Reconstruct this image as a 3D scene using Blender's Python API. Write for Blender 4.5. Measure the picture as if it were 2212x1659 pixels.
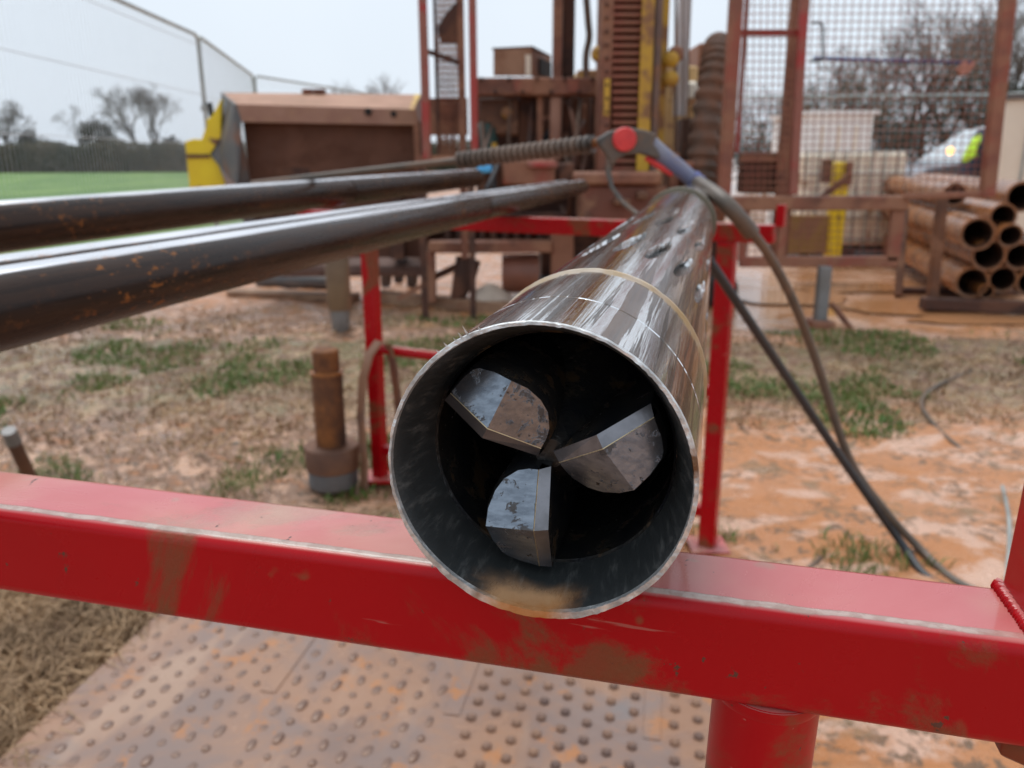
import bpy, bmesh, math, random
import numpy as np
from mathutils import Vector, Matrix, noise as mnoise
R = math.radians
sc = bpy.context.scene
for o in list(bpy.data.objects): bpy.data.objects.remove(o)

# ------------------------------------------------------------------ camera
FPX, PIT, ROL, H = 1755.5, R(15.62), R(-.229), 1.12
F_ = Vector((0, math.cos(PIT), -math.sin(PIT))); U_ = Vector((0, math.sin(PIT), math.cos(PIT))); X_ = Vector((1, 0, 0))
R2 = math.cos(ROL)*X_ + math.sin(ROL)*U_; U2 = -math.sin(ROL)*X_ + math.cos(ROL)*U_
C0 = Vector((0, 0, H))
cam_d = bpy.data.cameras.new('camera'); cam = bpy.data.objects.new('camera', cam_d); sc.collection.objects.link(cam)
cam.matrix_world = Matrix(((R2.x, U2.x, -F_.x, C0.x), (R2.y, U2.y, -F_.y, C0.y), (R2.z, U2.z, -F_.z, C0.z), (0, 0, 0, 1)))
cam_d.sensor_width = 36; cam_d.lens = FPX/2212*36; cam_d.clip_start = .01; cam_d.clip_end = 2000
cam_d.dof.use_dof = True; cam_d.dof.focus_distance = .315; cam_d.dof.aperture_fstop = 13
sc.camera = cam

# ------------------------------------------------------------------ sky, sun, exposure
SUN_EL, SUN_AZ = R(66), R(-25)
w = bpy.data.worlds.new('World'); sc.world = w; w.use_nodes = True
nt = w.node_tree; nt.nodes.clear()
out = nt.nodes.new('ShaderNodeOutputWorld')
sky = nt.nodes.new('ShaderNodeTexSky'); sky.sky_type = 'NISHITA'; sky.sun_disc = False
sky.sun_elevation = SUN_EL; sky.sun_rotation = SUN_AZ; sky.dust_density = 4; sky.air_density = 1.2
hs = nt.nodes.new('ShaderNodeHueSaturation'); hs.inputs['Saturation'].default_value = .45
b1 = nt.nodes.new('ShaderNodeBackground'); b1.inputs['Strength'].default_value = .085
nt.links.new(sky.outputs[0], hs.inputs['Color']); nt.links.new(hs.outputs[0], b1.inputs[0])
tc = nt.nodes.new('ShaderNodeTexCoord'); nz = nt.nodes.new('ShaderNodeTexNoise'); nz.inputs['Scale'].default_value = 1.6; nz.inputs['Detail'].default_value = 4
rp = nt.nodes.new('ShaderNodeValToRGB'); rp.color_ramp.elements[0].position = .3; rp.color_ramp.elements[1].position = .72
rp.color_ramp.elements[0].color = (.63, .71, .80, 1); rp.color_ramp.elements[1].color = (.73, .80, .88, 1)
b2 = nt.nodes.new('ShaderNodeBackground'); b2.inputs['Strength'].default_value = 1.0
nt.links.new(tc.outputs['Generated'], nz.inputs['Vector']); nt.links.new(nz.outputs['Fac'], rp.inputs[0]); nt.links.new(rp.outputs[0], b2.inputs[0])
ms = nt.nodes.new('ShaderNodeMixShader'); ms.inputs[0].default_value = .85
nt.links.new(b1.outputs[0], ms.inputs[1]); nt.links.new(b2.outputs[0], ms.inputs[2]); nt.links.new(ms.outputs[0], out.inputs[0])
sd = bpy.data.lights.new('sun', 'SUN'); sd.energy = 1.5; sd.angle = R(35); sd.color = (1, .97, .93)
so = bpy.data.objects.new('sun', sd); sc.collection.objects.link(so)
sun_dir = Vector((math.sin(SUN_AZ)*math.cos(SUN_EL), math.cos(SUN_AZ)*math.cos(SUN_EL), math.sin(SUN_EL)))
so.rotation_euler = sun_dir.to_track_quat('Z', 'Y').to_euler(); so.location = (0, 0, 10)
sc.view_settings.view_transform = 'Standard'; sc.view_settings.look = 'None'; sc.view_settings.gamma = 1; sc.view_settings.use_curve_mapping = False
sc.view_settings.exposure = 0.35
sc.cycles.max_bounces = 8; sc.cycles.use_denoising = True; sc.cycles.caustics_reflective = False; sc.cycles.caustics_refractive = False

# ------------------------------------------------------------------ measuring helpers (survey of the site)
def ray(px, py): return F_ + (px-1106)/FPX*R2 + (829.5-py)/FPX*U2
def V(px, py, Y):
    d = ray(px, py); return C0 + d*(Y/d.y)
def G(px, py, z=0.0):
    d = ray(px, py); return C0 + d*((z-H)/d.z)
rnd = random.Random(7)

class MB:
    def __init__(s): s.v = []; s.f = []
    def add(s, vs, fs):
        n = len(s.v); s.v += [Vector(v) for v in vs]; s.f += [tuple(i+n for i in f) for f in fs]; return s
    def box(s, c, size, m=None):
        x, y, z = (a/2 for a in size); c = Vector(c)
        vs = [Vector((i*x, j*y, k*z)) for i in (-1, 1) for j in (-1, 1) for k in (-1, 1)]
        if m is not None: vs = [m @ v for v in vs]
        return s.add([v+c for v in vs], [(0, 1, 3, 2), (4, 6, 7, 5), (0, 4, 5, 1), (2, 3, 7, 6), (0, 2, 6, 4), (1, 5, 7, 3)])
    def bar(s, p, q, w, h, up=(0, 0, 1)):
        p, q = Vector(p), Vector(q); d = (q-p); L = d.length; d = d/L; up = Vector(up)
        if abs(d.dot(up)) > .95: up = Vector((0, 1, 0))
        x = d.cross(up).normalized(); y = x.cross(d).normalized()
        m = Matrix((x, d, y)).transposed()
        return s.box((p+q)/2, (w, L, h), m)
    def tube(s, pts, r, n=8, cap=True):
        pts = [Vector(p) for p in pts]; k = len(pts)
        rs = r if isinstance(r, (list, tuple)) else [r]*k
        t0 = (pts[1]-pts[0]).normalized(); a = Vector((0, 0, 1)) if abs(t0.z) < .9 else Vector((1, 0, 0))
        x = t0.cross(a).normalized(); base = len(s.v)
        for i, p in enumerate(pts):
            t = (pts[min(i+1, k-1)]-pts[max(i-1, 0)]).normalized()
            x = (x - t*x.dot(t)).normalized(); y = t.cross(x)
            for j in range(n):
                an = 2*math.pi*j/n; s.v.append(p + (x*math.cos(an)+y*math.sin(an))*rs[i])
        for i in range(k-1):
            for j in range(n):
                a0 = base+i*n+j; a1 = base+i*n+(j+1) % n; s.f.append((a0, a1, a1+n, a0+n))
        if cap:
            s.f.append(tuple(base+j for j in range(n))[::-1]); s.f.append(tuple(base+(k-1)*n+j for j in range(n)))
        return s
    def pipe(s, p, q, ro, ri, n=24):
        """open hollow tube"""
        p, q = Vector(p), Vector(q); d = (q-p).normalized(); a = Vector((0, 0, 1)) if abs(d.z) < .9 else Vector((1, 0, 0))
        x = d.cross(a).normalized(); y = d.cross(x); b = len(s.v)
        for c, r in ((p, ro), (q, ro), (q, ri), (p, ri)):
            for j in range(n):
                an = 2*math.pi*j/n; s.v.append(c+(x*math.cos(an)+y*math.sin(an))*r)
        for i in range(4):
            for j in range(n):
                j2 = (j+1) % n; i2 = (i+1) % 4
                s.f.append((b+i*n+j, b+i*n+j2, b+i2*n+j2, b+i2*n+j))
        return s
    def lathe(s, prof, n=32, c=(0, 0, 0), ax=(0, 0, 1), cap=True):
        """prof: (radius, distance along axis)"""
        c = Vector(c); d = Vector(ax).normalized(); a = Vector((0, 0, 1)) if abs(d.z) < .9 else Vector((1, 0, 0))
        x = d.cross(a).normalized(); y = d.cross(x); b = len(s.v)
        for r, z in prof:
            for j in range(n):
                an = 2*math.pi*j/n; s.v.append(c+d*z+(x*math.cos(an)+y*math.sin(an))*r)
        for i in range(len(prof)-1):
            for j in range(n):
                j2 = (j+1) % n; s.f.append((b+i*n+j, b+i*n+j2, b+(i+1)*n+j2, b+(i+1)*n+j))
        if cap:
            s.f.append(tuple(b+j for j in range(n))[::-1]); s.f.append(tuple(b+(len(prof)-1)*n+j for j in range(n)))
        return s
    def prism(s, poly, off):
        poly = [Vector(p) for p in poly]; off = Vector(off); n = len(poly)
        return s.add(poly+[p+off for p in poly], [tuple(range(n))[::-1], tuple(range(n, 2*n))]+[(i, (i+1) % n, (i+1) % n+n, i+n) for i in range(n)])
    def vbox(s, x0, y0, x1, y1, Y, dep):
        """box seen between two survey points, standing at distance Y, dep deep"""
        cx, cy = (x0+x1)/2, (y0+y1)/2
        xa, xb = V(x0, cy, Y).x, V(x1, cy, Y).x; za, zb = V(cx, y1, Y).z, V(cx, y0, Y).z
        return s.box(((xa+xb)/2, Y+dep/2, (za+zb)/2), (xb-xa, dep, zb-za))
    def build(s, name, mat, parent=None, smooth=False, local=False, bevel=0, seg=2, angle=40):
        me = bpy.data.meshes.new(name); vs = s.v
        if parent is not None and not local:
            off = wloc(parent); vs = [v-off for v in vs]
        me.from_pydata([tuple(v) for v in vs], [], s.f); me.validate()
        bm = bmesh.new(); bm.from_mesh(me); bmesh.ops.recalc_face_normals(bm, faces=bm.faces); bm.to_mesh(me); bm.free()
        me.materials.append(mat)
        if smooth:
            me.polygons.foreach_set('use_smooth', [True]*len(me.polygons))
            if angle: me.set_sharp_from_angle(angle=R(angle))
        o = bpy.data.objects.new(name, me); sc.collection.objects.link(o); o.parent = parent
        if bevel:
            m = o.modifiers.new('edge', 'BEVEL'); m.width = bevel; m.segments = seg; m.limit_method = 'ANGLE'; m.angle_limit = R(40)
            me.polygons.foreach_set('use_smooth', [True]*len(me.polygons)); me.set_sharp_from_angle(angle=R(60))
        return o

def wloc(o):
    l = Vector((0, 0, 0))
    while o is not None: l = l + o.location; o = o.parent
    return l
def tag(o, label, cat, group=None, kind=None):
    o['label'] = label; o['category'] = cat
    if group: o['group'] = group
    if kind: o['kind'] = kind
    return o
def thing(name, label, cat, loc=(0, 0, 0), group=None, rot=None):
    o = bpy.data.objects.new(name, None); sc.collection.objects.link(o); o.location = loc; o.empty_display_size = .1
    if rot: o.rotation_euler = rot
    return tag(o, label, cat, group)
def inst(src, name, parent, loc, rot=None, scale=None):
    o = bpy.data.objects.new(name, src.data); sc.collection.objects.link(o); o.parent = parent; o.location = loc
    if rot: o.rotation_euler = rot
    if scale: o.scale = scale
    for m in src.modifiers:
        k = o.modifiers.new(m.name, m.type)
        if m.type == 'BEVEL': k.width, k.segments, k.limit_method, k.angle_limit = m.width, m.segments, m.limit_method, m.angle_limit
    return o
def at_loc(p, root): return Vector(p)-wloc(root)

# ------------------------------------------------------------------ materials
class NT:
    def __init__(s, name):
        s.m = bpy.data.materials.new(name); s.m.use_nodes = True; s.t = s.m.node_tree; s.t.nodes.clear()
        s.o = s.n('ShaderNodeOutputMaterial'); s.b = s.n('ShaderNodeBsdfPrincipled'); s.l(s.b.outputs[0], s.o.inputs[0])
        s.tc = s.n('ShaderNodeTexCoord')
    def n(s, t): return s.t.nodes.new(t)
    def l(s, a, b): s.t.links.new(a, b)
    def put(s, k, v):
        if hasattr(v, 'is_linked'): s.l(v, s.b.inputs[k])
        elif isinstance(v, tuple): s.b.inputs[k].default_value = (*v, 1)[:4] if len(v) == 3 else v
        else: s.b.inputs[k].default_value = v
    def mapv(s, scale=(1, 1, 1), src='Object', loc=(0, 0, 0), rot=(0, 0, 0)):
        m = s.n('ShaderNodeMapping'); m.inputs['Scale'].default_value = scale; m.inputs['Location'].default_value = loc; m.inputs['Rotation'].default_value = rot
        s.l(s.tc.outputs[src], m.inputs[0]); return m.outputs[0]
    def noise(s, sc_, vec=None, det=4, rough=.55, dist=0, src='Object'):
        n = s.n('ShaderNodeTexNoise'); n.inputs['Scale'].default_value = sc_; n.inputs['Detail'].default_value = det
        n.inputs['Roughness'].default_value = rough; n.inputs['Distortion'].default_value = dist
        s.l(vec if vec is not None else s.tc.outputs[src], n.inputs['Vector']); return n.outputs['Fac']
    def ramp(s, fac, a, b, lo=0.0, hi=1.0):
        m = s.n('ShaderNodeMapRange'); m.inputs['From Min'].default_value = a; m.inputs['From Max'].default_value = b
        m.inputs['To Min'].default_value = lo; m.inputs['To Max'].default_value = hi; m.interpolation_type = 'SMOOTHSTEP'
        s.l(fac, m.inputs['Value']); return m.outputs[0]
    def mix(s, fac, a, b):
        m = s.n('ShaderNodeMix'); m.data_type = 'RGBA'
        for k, v in ((0, fac), (6, a), (7, b)):
            if hasattr(v, 'is_linked'): s.l(v, m.inputs[k])
            elif k == 0: m.inputs[0].default_value = v
            else: m.inputs[k].default_value = (*v, 1)
        return m.outputs[2]
    def math(s, op, a, b=0.0, clamp=False):
        m = s.n('ShaderNodeMath'); m.operation = op; m.use_clamp = clamp
        for i, v in enumerate((a, b)):
            if hasattr(v, 'is_linked'): s.l(v, m.inputs[i])
            else: m.inputs[i].default_value = v
        return m.outputs[0]
    def bump(s, h, st=.3, d=.01):
        b = s.n('ShaderNodeBump'); b.inputs['Strength'].default_value = st; b.inputs['Distance'].default_value = d
        s.l(h, b.inputs['Height']); s.l(b.outputs[0], s.b.inputs['Normal'])
    def xyz(s, src='Object'):
        n = s.n('ShaderNodeSeparateXYZ'); s.l(s.tc.outputs[src], n.inputs[0]); return n.outputs
    def up(s):
        g = s.n('ShaderNodeNewGeometry'); n = s.n('ShaderNodeSeparateXYZ'); s.l(g.outputs['Normal'], n.inputs[0]); return n.outputs[2]

MUD = (.33, .165, .095); MUD_D = (.17, .075, .045); MUD_L = (.46, .27, .18)
def surf(name, c1, c2=None, scale=8, rough=.6, metal=0.0, bump=.15, bd=.004, mud=0.0, mudc=MUD, mscale=3, coat=0.0, rough2=None, det=5):
    """paint / steel / plastic with tone variation and splashed mud (mud = share covered)"""
    t = NT(name); c2 = c2 or tuple(min(1, c*.7) for c in c1)
    n1 = t.noise(scale, det=det); col = t.mix(t.ramp(n1, .35, .65), c1, c2); rg = t.ramp(n1, .3, .7, rough, rough2 if rough2 is not None else rough)
    if mud > 0:
        n2 = t.noise(mscale, det=7, rough=.62, dist=.3); mk = t.ramp(n2, .62-mud*.42, .70-mud*.30)
        col = t.mix(mk, col, t.mix(t.noise(14, det=5), mudc, tuple(c*.62 for c in mudc))); rg = t.math('ADD', rg, t.math('MULTIPLY', mk, .15))
        if metal > 0: t.put('Metallic', t.math('MULTIPLY', t.math('SUBTRACT', 1.0, mk), metal))
    elif metal: t.put('Metallic', metal)
    t.put('Base Color', col); t.put('Roughness', rg)
    if coat: t.put('Coat Weight', coat); t.put('Coat Roughness', .12)
    if bump: t.bump(t.noise(scale*5, det=6), bump, bd)
    return t.m

def red_paint(name, mud=.35, silt_sheen=True, strip=None, mscale=5.0):
    t = NT(name); n = t.noise(mscale, det=10, rough=.66, dist=.5); mk = t.ramp(n, .61-mud*.3, .69-mud*.3)
    red = t.mix(t.noise(9, det=4), (.46, .003, .008), (.36, .002, .006))
    mudcol = t.mix(t.ramp(t.noise(60, det=5), .3, .7), (.21, .060, .028), (.17, .075, .032))
    col = t.mix(t.math('MULTIPLY', mk, .85), red, mudcol); rg = t.ramp(n, .4, .7, .26, .5)
    sp = t.ramp(t.noise(38, det=2), .70, .76); col = t.mix(t.math('MULTIPLY', sp, .7), col, (.20, .10, .045))
    if silt_sheen:   # wet silt on upward faces, pale pink sky sheen painted in with it
        u = t.ramp(t.up(), .75, .97); s1 = t.ramp(t.noise(7, det=6, dist=.4), 0.25, .75, .30, .66)
        col = t.mix(t.math('MULTIPLY', u, s1), col, t.mix(t.ramp(t.noise(11, det=3), .35, .65), (.70, .44, .34), (.70, .28, .28)))
    chip = t.ramp(t.noise(85, t.mapv((1, .6, 1)), det=6, rough=.7), .655, .675); col = t.mix(chip, col, (.12, .05, .035))
    scr = t.ramp(t.noise(40, t.mapv((.25, 3, 3), rot=(0, .35, 0)), det=4), .70, .72); col = t.mix(t.math('MULTIPLY', scr, .6), col, (.45, .16, .13))
    if strip:
        x = t.xyz(); wob = t.math('MULTIPLY', t.math('SUBTRACT', t.noise(30, det=5), .5), .006)
        d = t.math('ABSOLUTE', t.math('SUBTRACT', t.math('ADD', x[1], wob), strip[0]))
        band = t.ramp(d, strip[1], strip[1]*.55); band = t.math('MULTIPLY', band, t.ramp(t.up(), .3, .7))
        band = t.math('MULTIPLY', band, t.ramp(t.noise(9, t.mapv((1, .1, .1)), det=3), .28, .42)); band = t.math('MULTIPLY', band, t.ramp(x[0], .20, .16))
        col = t.mix(t.math('MULTIPLY', band, .75), col, t.mix(t.ramp(t.noise(160, det=4), .4, .6), (.46, .43, .37), (.34, .30, .25)))
        t.bump(t.math('ADD', t.math('MULTIPLY', band, t.noise(250, det=4)), t.math('ADD', t.math('MULTIPLY', t.noise(200, det=3), .08), t.math('MULTIPLY', mk, t.noise(320, det=4)))), .5, .0012)
    else: t.bump(t.noise(120, det=4), .12, .001)
    t.put('Base Color', col); t.put('Roughness', rg); t.put('Specular IOR Level', .22); t.put('Coat Weight', .06 if not silt_sheen else t.ramp(t.up(), .75, .97, .0, .6)); t.put('Coat Roughness', .10)
    return t.m

M = {}
M['red'] = red_paint('red_paint_muddy')
M['red_rail'] = red_paint('red_paint_rail', strip=(-.0178, .0025), mscale=6.0)
M['red_thin'] = surf('red_paint_site', (.38, .035, .03), (.33, .07, .05), 6, .5, mud=.5, mudc=(.36, .13, .095))
M['mudsteel'] = surf('mud_coated_steel', (.25, .095, .055), (.13, .05, .031), 6, .6, bump=.4, bd=.01, mud=.42, mudc=(.38, .18, .105), mscale=3)
M['mudsteel_d'] = surf('mud_coated_steel_dark', (.085, .034, .021), (.045, .020, .014), 6, .75, bump=.3, mud=.3, mudc=(.17, .075, .045))  # darker copy; on recessed parts it puts their shade into the colour
M['cagepaint'] = surf('cage_red_under_mud', (.29, .075, .045), (.21, .075, .048), 7, .6, mud=.45, mudc=(.36, .16, .095))
M['rust'] = surf('rust_orange', (.26, .095, .025), (.11, .04, .015), 14, .75, bump=.3, mud=.4, mudc=(.09, .045, .03))
M['rust_d'] = surf('rust_dark', (.11, .05, .03), (.18, .075, .035), 6, .65, bump=.3, mud=.2)
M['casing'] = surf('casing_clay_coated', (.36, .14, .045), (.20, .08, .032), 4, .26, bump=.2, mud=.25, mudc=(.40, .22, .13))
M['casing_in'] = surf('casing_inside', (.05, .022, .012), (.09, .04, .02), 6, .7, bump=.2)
M['yellow'] = surf('yellow_machine_paint', (.92, .68, .02), (.85, .60, .02), 4, .4, mud=.14, mudc=(.28, .13, .06), mscale=6)
M['yellow_m'] = surf('yellow_paint_muddied', (.62, .38, .03), (.50, .27, .04), 5, .5, mud=.3, mudc=(.34, .17, .08), mscale=5)
M['grey_d'] = surf('dark_grey_steel', (.085, .09, .095), (.13, .11, .10), 5, .5, mud=.15, mudc=(.24, .13, .09))
M['grey'] = surf('grey_steel', (.25, .25, .25), (.19, .18, .17), 7, .45, metal=.4, mud=.25, mudc=(.33, .2, .14))
M['galv'] = surf('galvanised_tube', (.40, .43, .41), (.30, .33, .32), 8, .5, metal=.3, bump=.05)
M['wire'] = surf('galvanised_wire', (.55, .58, .60), (.5, .53, .55), 8, .5, metal=.2, bump=0)
M['black'] = surf('black_rubber', (.018, .021, .026), (.03, .03, .032), 12, .38, bump=.08)
M['hose'] = surf('hose_grey_brown', (.085, .07, .055), (.13, .095, .07), 14, .45, bump=.1, mud=.3, mudc=(.2, .13, .09))
M['hose_m'] = surf('hose_muddy_ribbed', (.11, .075, .055), (.17, .10, .07), 5, .7, bump=.2, mud=.35, mudc=(.26, .13, .08))
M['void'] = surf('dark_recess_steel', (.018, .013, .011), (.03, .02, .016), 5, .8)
M['cream'] = surf('cream_plastic', (.90, .83, .70), (.86, .76, .60), 2, .45, mud=.15, mudc=(.5, .33, .2))
M['creamp'] = surf('cream_panel', (.80, .72, .60), (.74, .65, .53), 2, .5)
M['white'] = surf('white_panel', (.85, .86, .86), (.80, .81, .81), 2, .4)
M['blue_handle'] = surf('blue_grey_plastic', (.15, .165, .27), (.22, .22, .27), 14, .45, mud=.25, mudc=(.34, .24, .18), mscale=9)
M['gun'] = surf('dark_grey_plastic', (.065, .062, .058), (.12, .095, .075), 10, .5, mud=.3, mudc=(.2, .13, .09), mscale=10)
M['redknob'] = surf('red_plastic', (.75, .05, .045), (.62, .035, .035), 20, .4, bump=.05)
M['green'] = surf('dark_green_can', (.03, .075, .065), (.04, .09, .08), 5, .45)
M['blue'] = surf('light_blue_plastic', (.10, .48, .92), (.12, .5, .9), 5, .35, bump=0)
M['wood'] = surf('weathered_timber', (.34, .21, .13), (.24, .14, .085), 9, .75, bump=.3, mud=.3)
M['tyre'] = surf('tyre_rubber', (.02, .02, .02), (.03, .028, .026), 10, .7)
M['bark'] = surf('bare_bark', (.115, .10, .085), (.08, .07, .06), 2, .85, bump=.2, bd=.02)
M['twig'] = surf('bare_twigs', (.21, .185, .16), (.15, .13, .115), .6, .9, bump=0)  # lightened grey stands in for haze over the far trees
M['leaf_d'] = surf('evergreen_leaf', (.040, .048, .030), (.070, .070, .046), .5, .7, bump=0)
M['leaf_h'] = surf('hedge_leaf', (.075, .080, .048), (.13, .11, .07), .6, .75, bump=0)
M['straw'] = surf('dry_grass_blade', (.44, .28, .15), (.20, .12, .06), 3, .7, bump=0)
M['grassb'] = surf('green_grass_blade', (.075, .15, .022), (.14, .175, .04), 2.5, .6, bump=0)

def rod_mat(name):
    """oiled dark drill steel with rust freckles; u runs along the rod (local Y)"""
    t = NT(name); st = t.noise(6, t.mapv((14, .9, 14)), det=6, rough=.6)
    fr = t.ramp(t.noise(110, t.mapv((1, .5, 1)), det=5, rough=.7), .57, .65); big = t.ramp(t.noise(4.5, t.mapv((1, .5, 1)), det=3), .47, .66)
    fr = t.math('MULTIPLY', fr, big)
    col = t.mix(t.ramp(st, .3, .7), (.016, .010, .008), (.042, .022, .014)); col = t.mix(fr, col, (.30, .11, .025))
    t.put('Base Color', col); t.put('Roughness', t.math('ADD', t.ramp(st, .3, .7, .20, .34), t.math('MULTIPLY', fr, .3)))
    t.put('IOR', 1.27)
    # sky highlight along the crown, painted in as a bright metallic band
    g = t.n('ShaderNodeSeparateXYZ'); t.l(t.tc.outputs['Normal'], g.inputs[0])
    crown_glint = t.ramp(t.math('ADD', g.outputs[2], t.math('MULTIPLY', t.math('SUBTRACT', st, .5), .14)), .865, .925); crown_glint = t.math('MULTIPLY', crown_glint, t.math('SUBTRACT', 1.0, t.math('MULTIPLY', fr, .8)))
    t.put('Metallic', t.math('MULTIPLY', crown_glint, .92)); t.put('Base Color', t.mix(crown_glint, col, (.78, .78, .81)))
    t.bump(t.noise(120, det=4), .12, .001)
    return t.m
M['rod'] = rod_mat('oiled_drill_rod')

def barrel_mat():
    """wet polished steel, reflection streaks painted along the barrel (local Y), thin brown slurry lines"""
    t = NT('wet_polished_steel')
    x = t.xyz(); at = t.n('ShaderNodeMath'); at.operation = 'ARCTAN2'; t.l(x[2], at.inputs[0]); t.l(x[0], at.inputs[1])
    cb = t.n('ShaderNodeCombineXYZ'); t.l(t.math('MULTIPLY', at.outputs[0], 1.0), cb.inputs[0]); t.l(t.math('MULTIPLY', x[1], .42), cb.inputs[1])
    a = t.noise(7.5, cb.outputs[0], det=7, rough=.62, dist=.25); wide = t.noise(3.2, cb.outputs[0], det=3, dist=.4)
    mk = t.math('MULTIPLY', t.ramp(a, .49, .52), t.ramp(wide, .37, .46))  # dark streaks put reflections of dark surroundings into the steel colour
    col = t.mix(mk, (.90, .90, .90), t.mix(t.ramp(t.noise(16, cb.outputs[0], det=5), .35, .65), (.13, .12, .115), (.25, .185, .145)))
    yl = t.ramp(t.noise(26, cb.outputs[0], det=5), .70, .74); col = t.mix(t.math('MULTIPLY', yl, .7), col, (.38, .24, .10))
    t.put('Base Color', col); t.put('Metallic', t.math('SUBTRACT', 1.0, t.math('MULTIPLY', mk, .12)))
    t.put('Roughness', t.math('ADD', t.ramp(t.noise(30, cb.outputs[0], det=5), .3, .7, .06, .15), t.math('MULTIPLY', mk, .07)))
    t.put('Coat Weight', t.math('MULTIPLY', t.math('SUBTRACT', 1.0, mk), .4)); t.put('Coat Roughness', .05); t.put('Specular IOR Level', .18)
    cs = t.n('ShaderNodeCombineXYZ'); t.l(t.math('MULTIPLY', at.outputs[0], 9.0), cs.inputs[0]); t.l(t.math('MULTIPLY', x[1], 3.0), cs.inputs[1])
    t.bump(t.math('ADD', t.noise(5, cs.outputs[0], det=6), t.math('MULTIPLY', t.noise(90, det=4), .4)), .16, .0012)
    return t.m
M['barrel'] = barrel_mat()
def slurry_stain(t, col):
    """orange slurry that ran out over the lower lip of the mouth"""
    x = t.xyz(); w1 = t.math('MULTIPLY', t.math('SUBTRACT', t.noise(70, det=6, rough=.6, dist=.4), .5), .022); w2 = t.math('MULTIPLY', t.math('SUBTRACT', t.noise(48, det=6), .5), .018)
    d = t.math('ADD', t.math('ABSOLUTE', t.math('ADD', x[0], .0055)), w1); m = t.math('MULTIPLY', t.ramp(d, .0250, .0090), t.ramp(t.math('ADD', x[1], w2), .0190, .0060)); m = t.math('MULTIPLY', m, t.ramp(x[2], -.035, -.045))
    return t.mix(m, col, t.mix(t.ramp(t.noise(40, det=4), .35, .65), (.46, .18, .05), (.56, .31, .15))), m
def rim_mat():
    t = NT('bright_cut_edge'); n = t.noise(140, det=5); col = t.mix(t.ramp(n, .35, .65), (.80, .82, .82), (.42, .43, .43)); col = t.mix(t.ramp(t.noise(30, det=4), .60, .70), col, (.20, .11, .06))
    col, sk = slurry_stain(t, col); t.put('Base Color', col); t.put('Metallic', t.math('MULTIPLY', t.math('SUBTRACT', 1.0, sk), .7)); t.put('Roughness', t.ramp(n, .3, .7, .34, .55)); t.bump(t.noise(420, det=4), .5, .0012); return t.m
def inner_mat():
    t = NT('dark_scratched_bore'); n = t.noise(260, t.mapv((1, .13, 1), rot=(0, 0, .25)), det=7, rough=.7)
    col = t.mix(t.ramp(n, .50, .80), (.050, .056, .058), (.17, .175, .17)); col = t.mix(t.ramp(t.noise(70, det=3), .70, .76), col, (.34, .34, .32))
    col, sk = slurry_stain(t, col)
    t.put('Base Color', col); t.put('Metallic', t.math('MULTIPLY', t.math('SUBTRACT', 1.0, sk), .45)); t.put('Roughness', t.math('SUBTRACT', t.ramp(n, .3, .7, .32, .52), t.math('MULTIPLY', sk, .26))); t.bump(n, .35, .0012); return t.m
M['bore'] = inner_mat()
M['rim'] = rim_mat()
def carbide_mat():
    """ground carbide: fine grinding lines, small pits, a few sharp-edged stuck patches of dark slurry"""
    t = NT('ground_carbide'); g = t.noise(60, t.mapv((1, 8, 6)), det=6, rough=.7); n2 = t.noise(75, det=8, rough=.72, dist=.3); pit = t.ramp(t.noise(420, det=3), .66, .72)
    col = t.mix(t.ramp(g, .35, .65), (.25, .285, .33), (.16, .185, .22)); pt = t.math('MULTIPLY', t.ramp(n2, .555, .60), .85); col = t.mix(pt, col, t.mix(t.noise(300, det=4), (.04, .036, .033), (.08, .07, .06))); col = t.mix(pit, col, (.08, .07, .06))
    t.put('Base Color', col); t.put('Metallic', t.math('SUBTRACT', .95, t.math('MULTIPLY', pt, .75))); t.put('Roughness', t.math('ADD', t.ramp(g, .3, .7, .16, .28), t.math('MULTIPLY', pt, .25)))
    t.bump(t.math('ADD', t.math('MULTIPLY', pt, 1.0), t.math('ADD', t.math('MULTIPLY', g, .25), t.math('MULTIPLY', pit, -.6))), .35, .0006); return t.m
M['carbide'] = carbide_mat()
M['carbide_edge'] = surf('carbide_edge', (.24, .24, .26), (.16, .16, .17), 90, .26, metal=.85, bump=.08, bd=.0004)
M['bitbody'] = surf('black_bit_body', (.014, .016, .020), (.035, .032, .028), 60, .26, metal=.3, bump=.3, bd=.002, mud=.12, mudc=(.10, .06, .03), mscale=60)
M['slurry'] = surf('orange_slurry', (.48, .24, .095), (.56, .33, .16), 45, .16, bump=.1, bd=.001, rough2=.3)
M['sand'] = surf('sand_ring', (.58, .50, .42), (.42, .28, .13), 30, .6, bump=.4, bd=.001)

# ------------------------------------------------------------------ ground
def hgt(x, y):
    n = mnoise.fractal(Vector((x*1.3, y*1.3, 3.1)), .9, 2.1, 5)*.028
    r = mnoise.noise(Vector((x*7, y*7, 9)))*.018 + mnoise.noise(Vector((x*19, y*19, 2)))*.011
    fade = max(0.0, min(1.0, (9.5-y)/3))*max(0.0, min(1.0, (5.5-abs(x))/1.5))
    h = (n + r)*fade
    wet = max(0.0, min(1.0, (y-5.1)/.5))*max(0.0, min(1.0, (x-.2)/.5))   # slurry pool round the rig
    return h*(1-wet) - .012*wet*fade
def axis(a, b, st, far_lo, far_hi):
    mid = list(np.arange(a, b+1e-6, st)); lo = []; s = st*1.6; p = a
    while p > far_lo: p -= s; s *= 1.45; lo.append(p)
    hi = []; s = st*1.6; p = mid[-1]
    while p < far_hi: p += s; s *= 1.45; hi.append(p)
    return lo[::-1]+mid+hi
gx = axis(-4.2, 4.8, .04, -700, 700); gy = axis(.4, 8.0, .04, -300, 900)
gv = [(x, y, hgt(x, y)) for y in gy for x in gx]; nx = len(gx)
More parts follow.
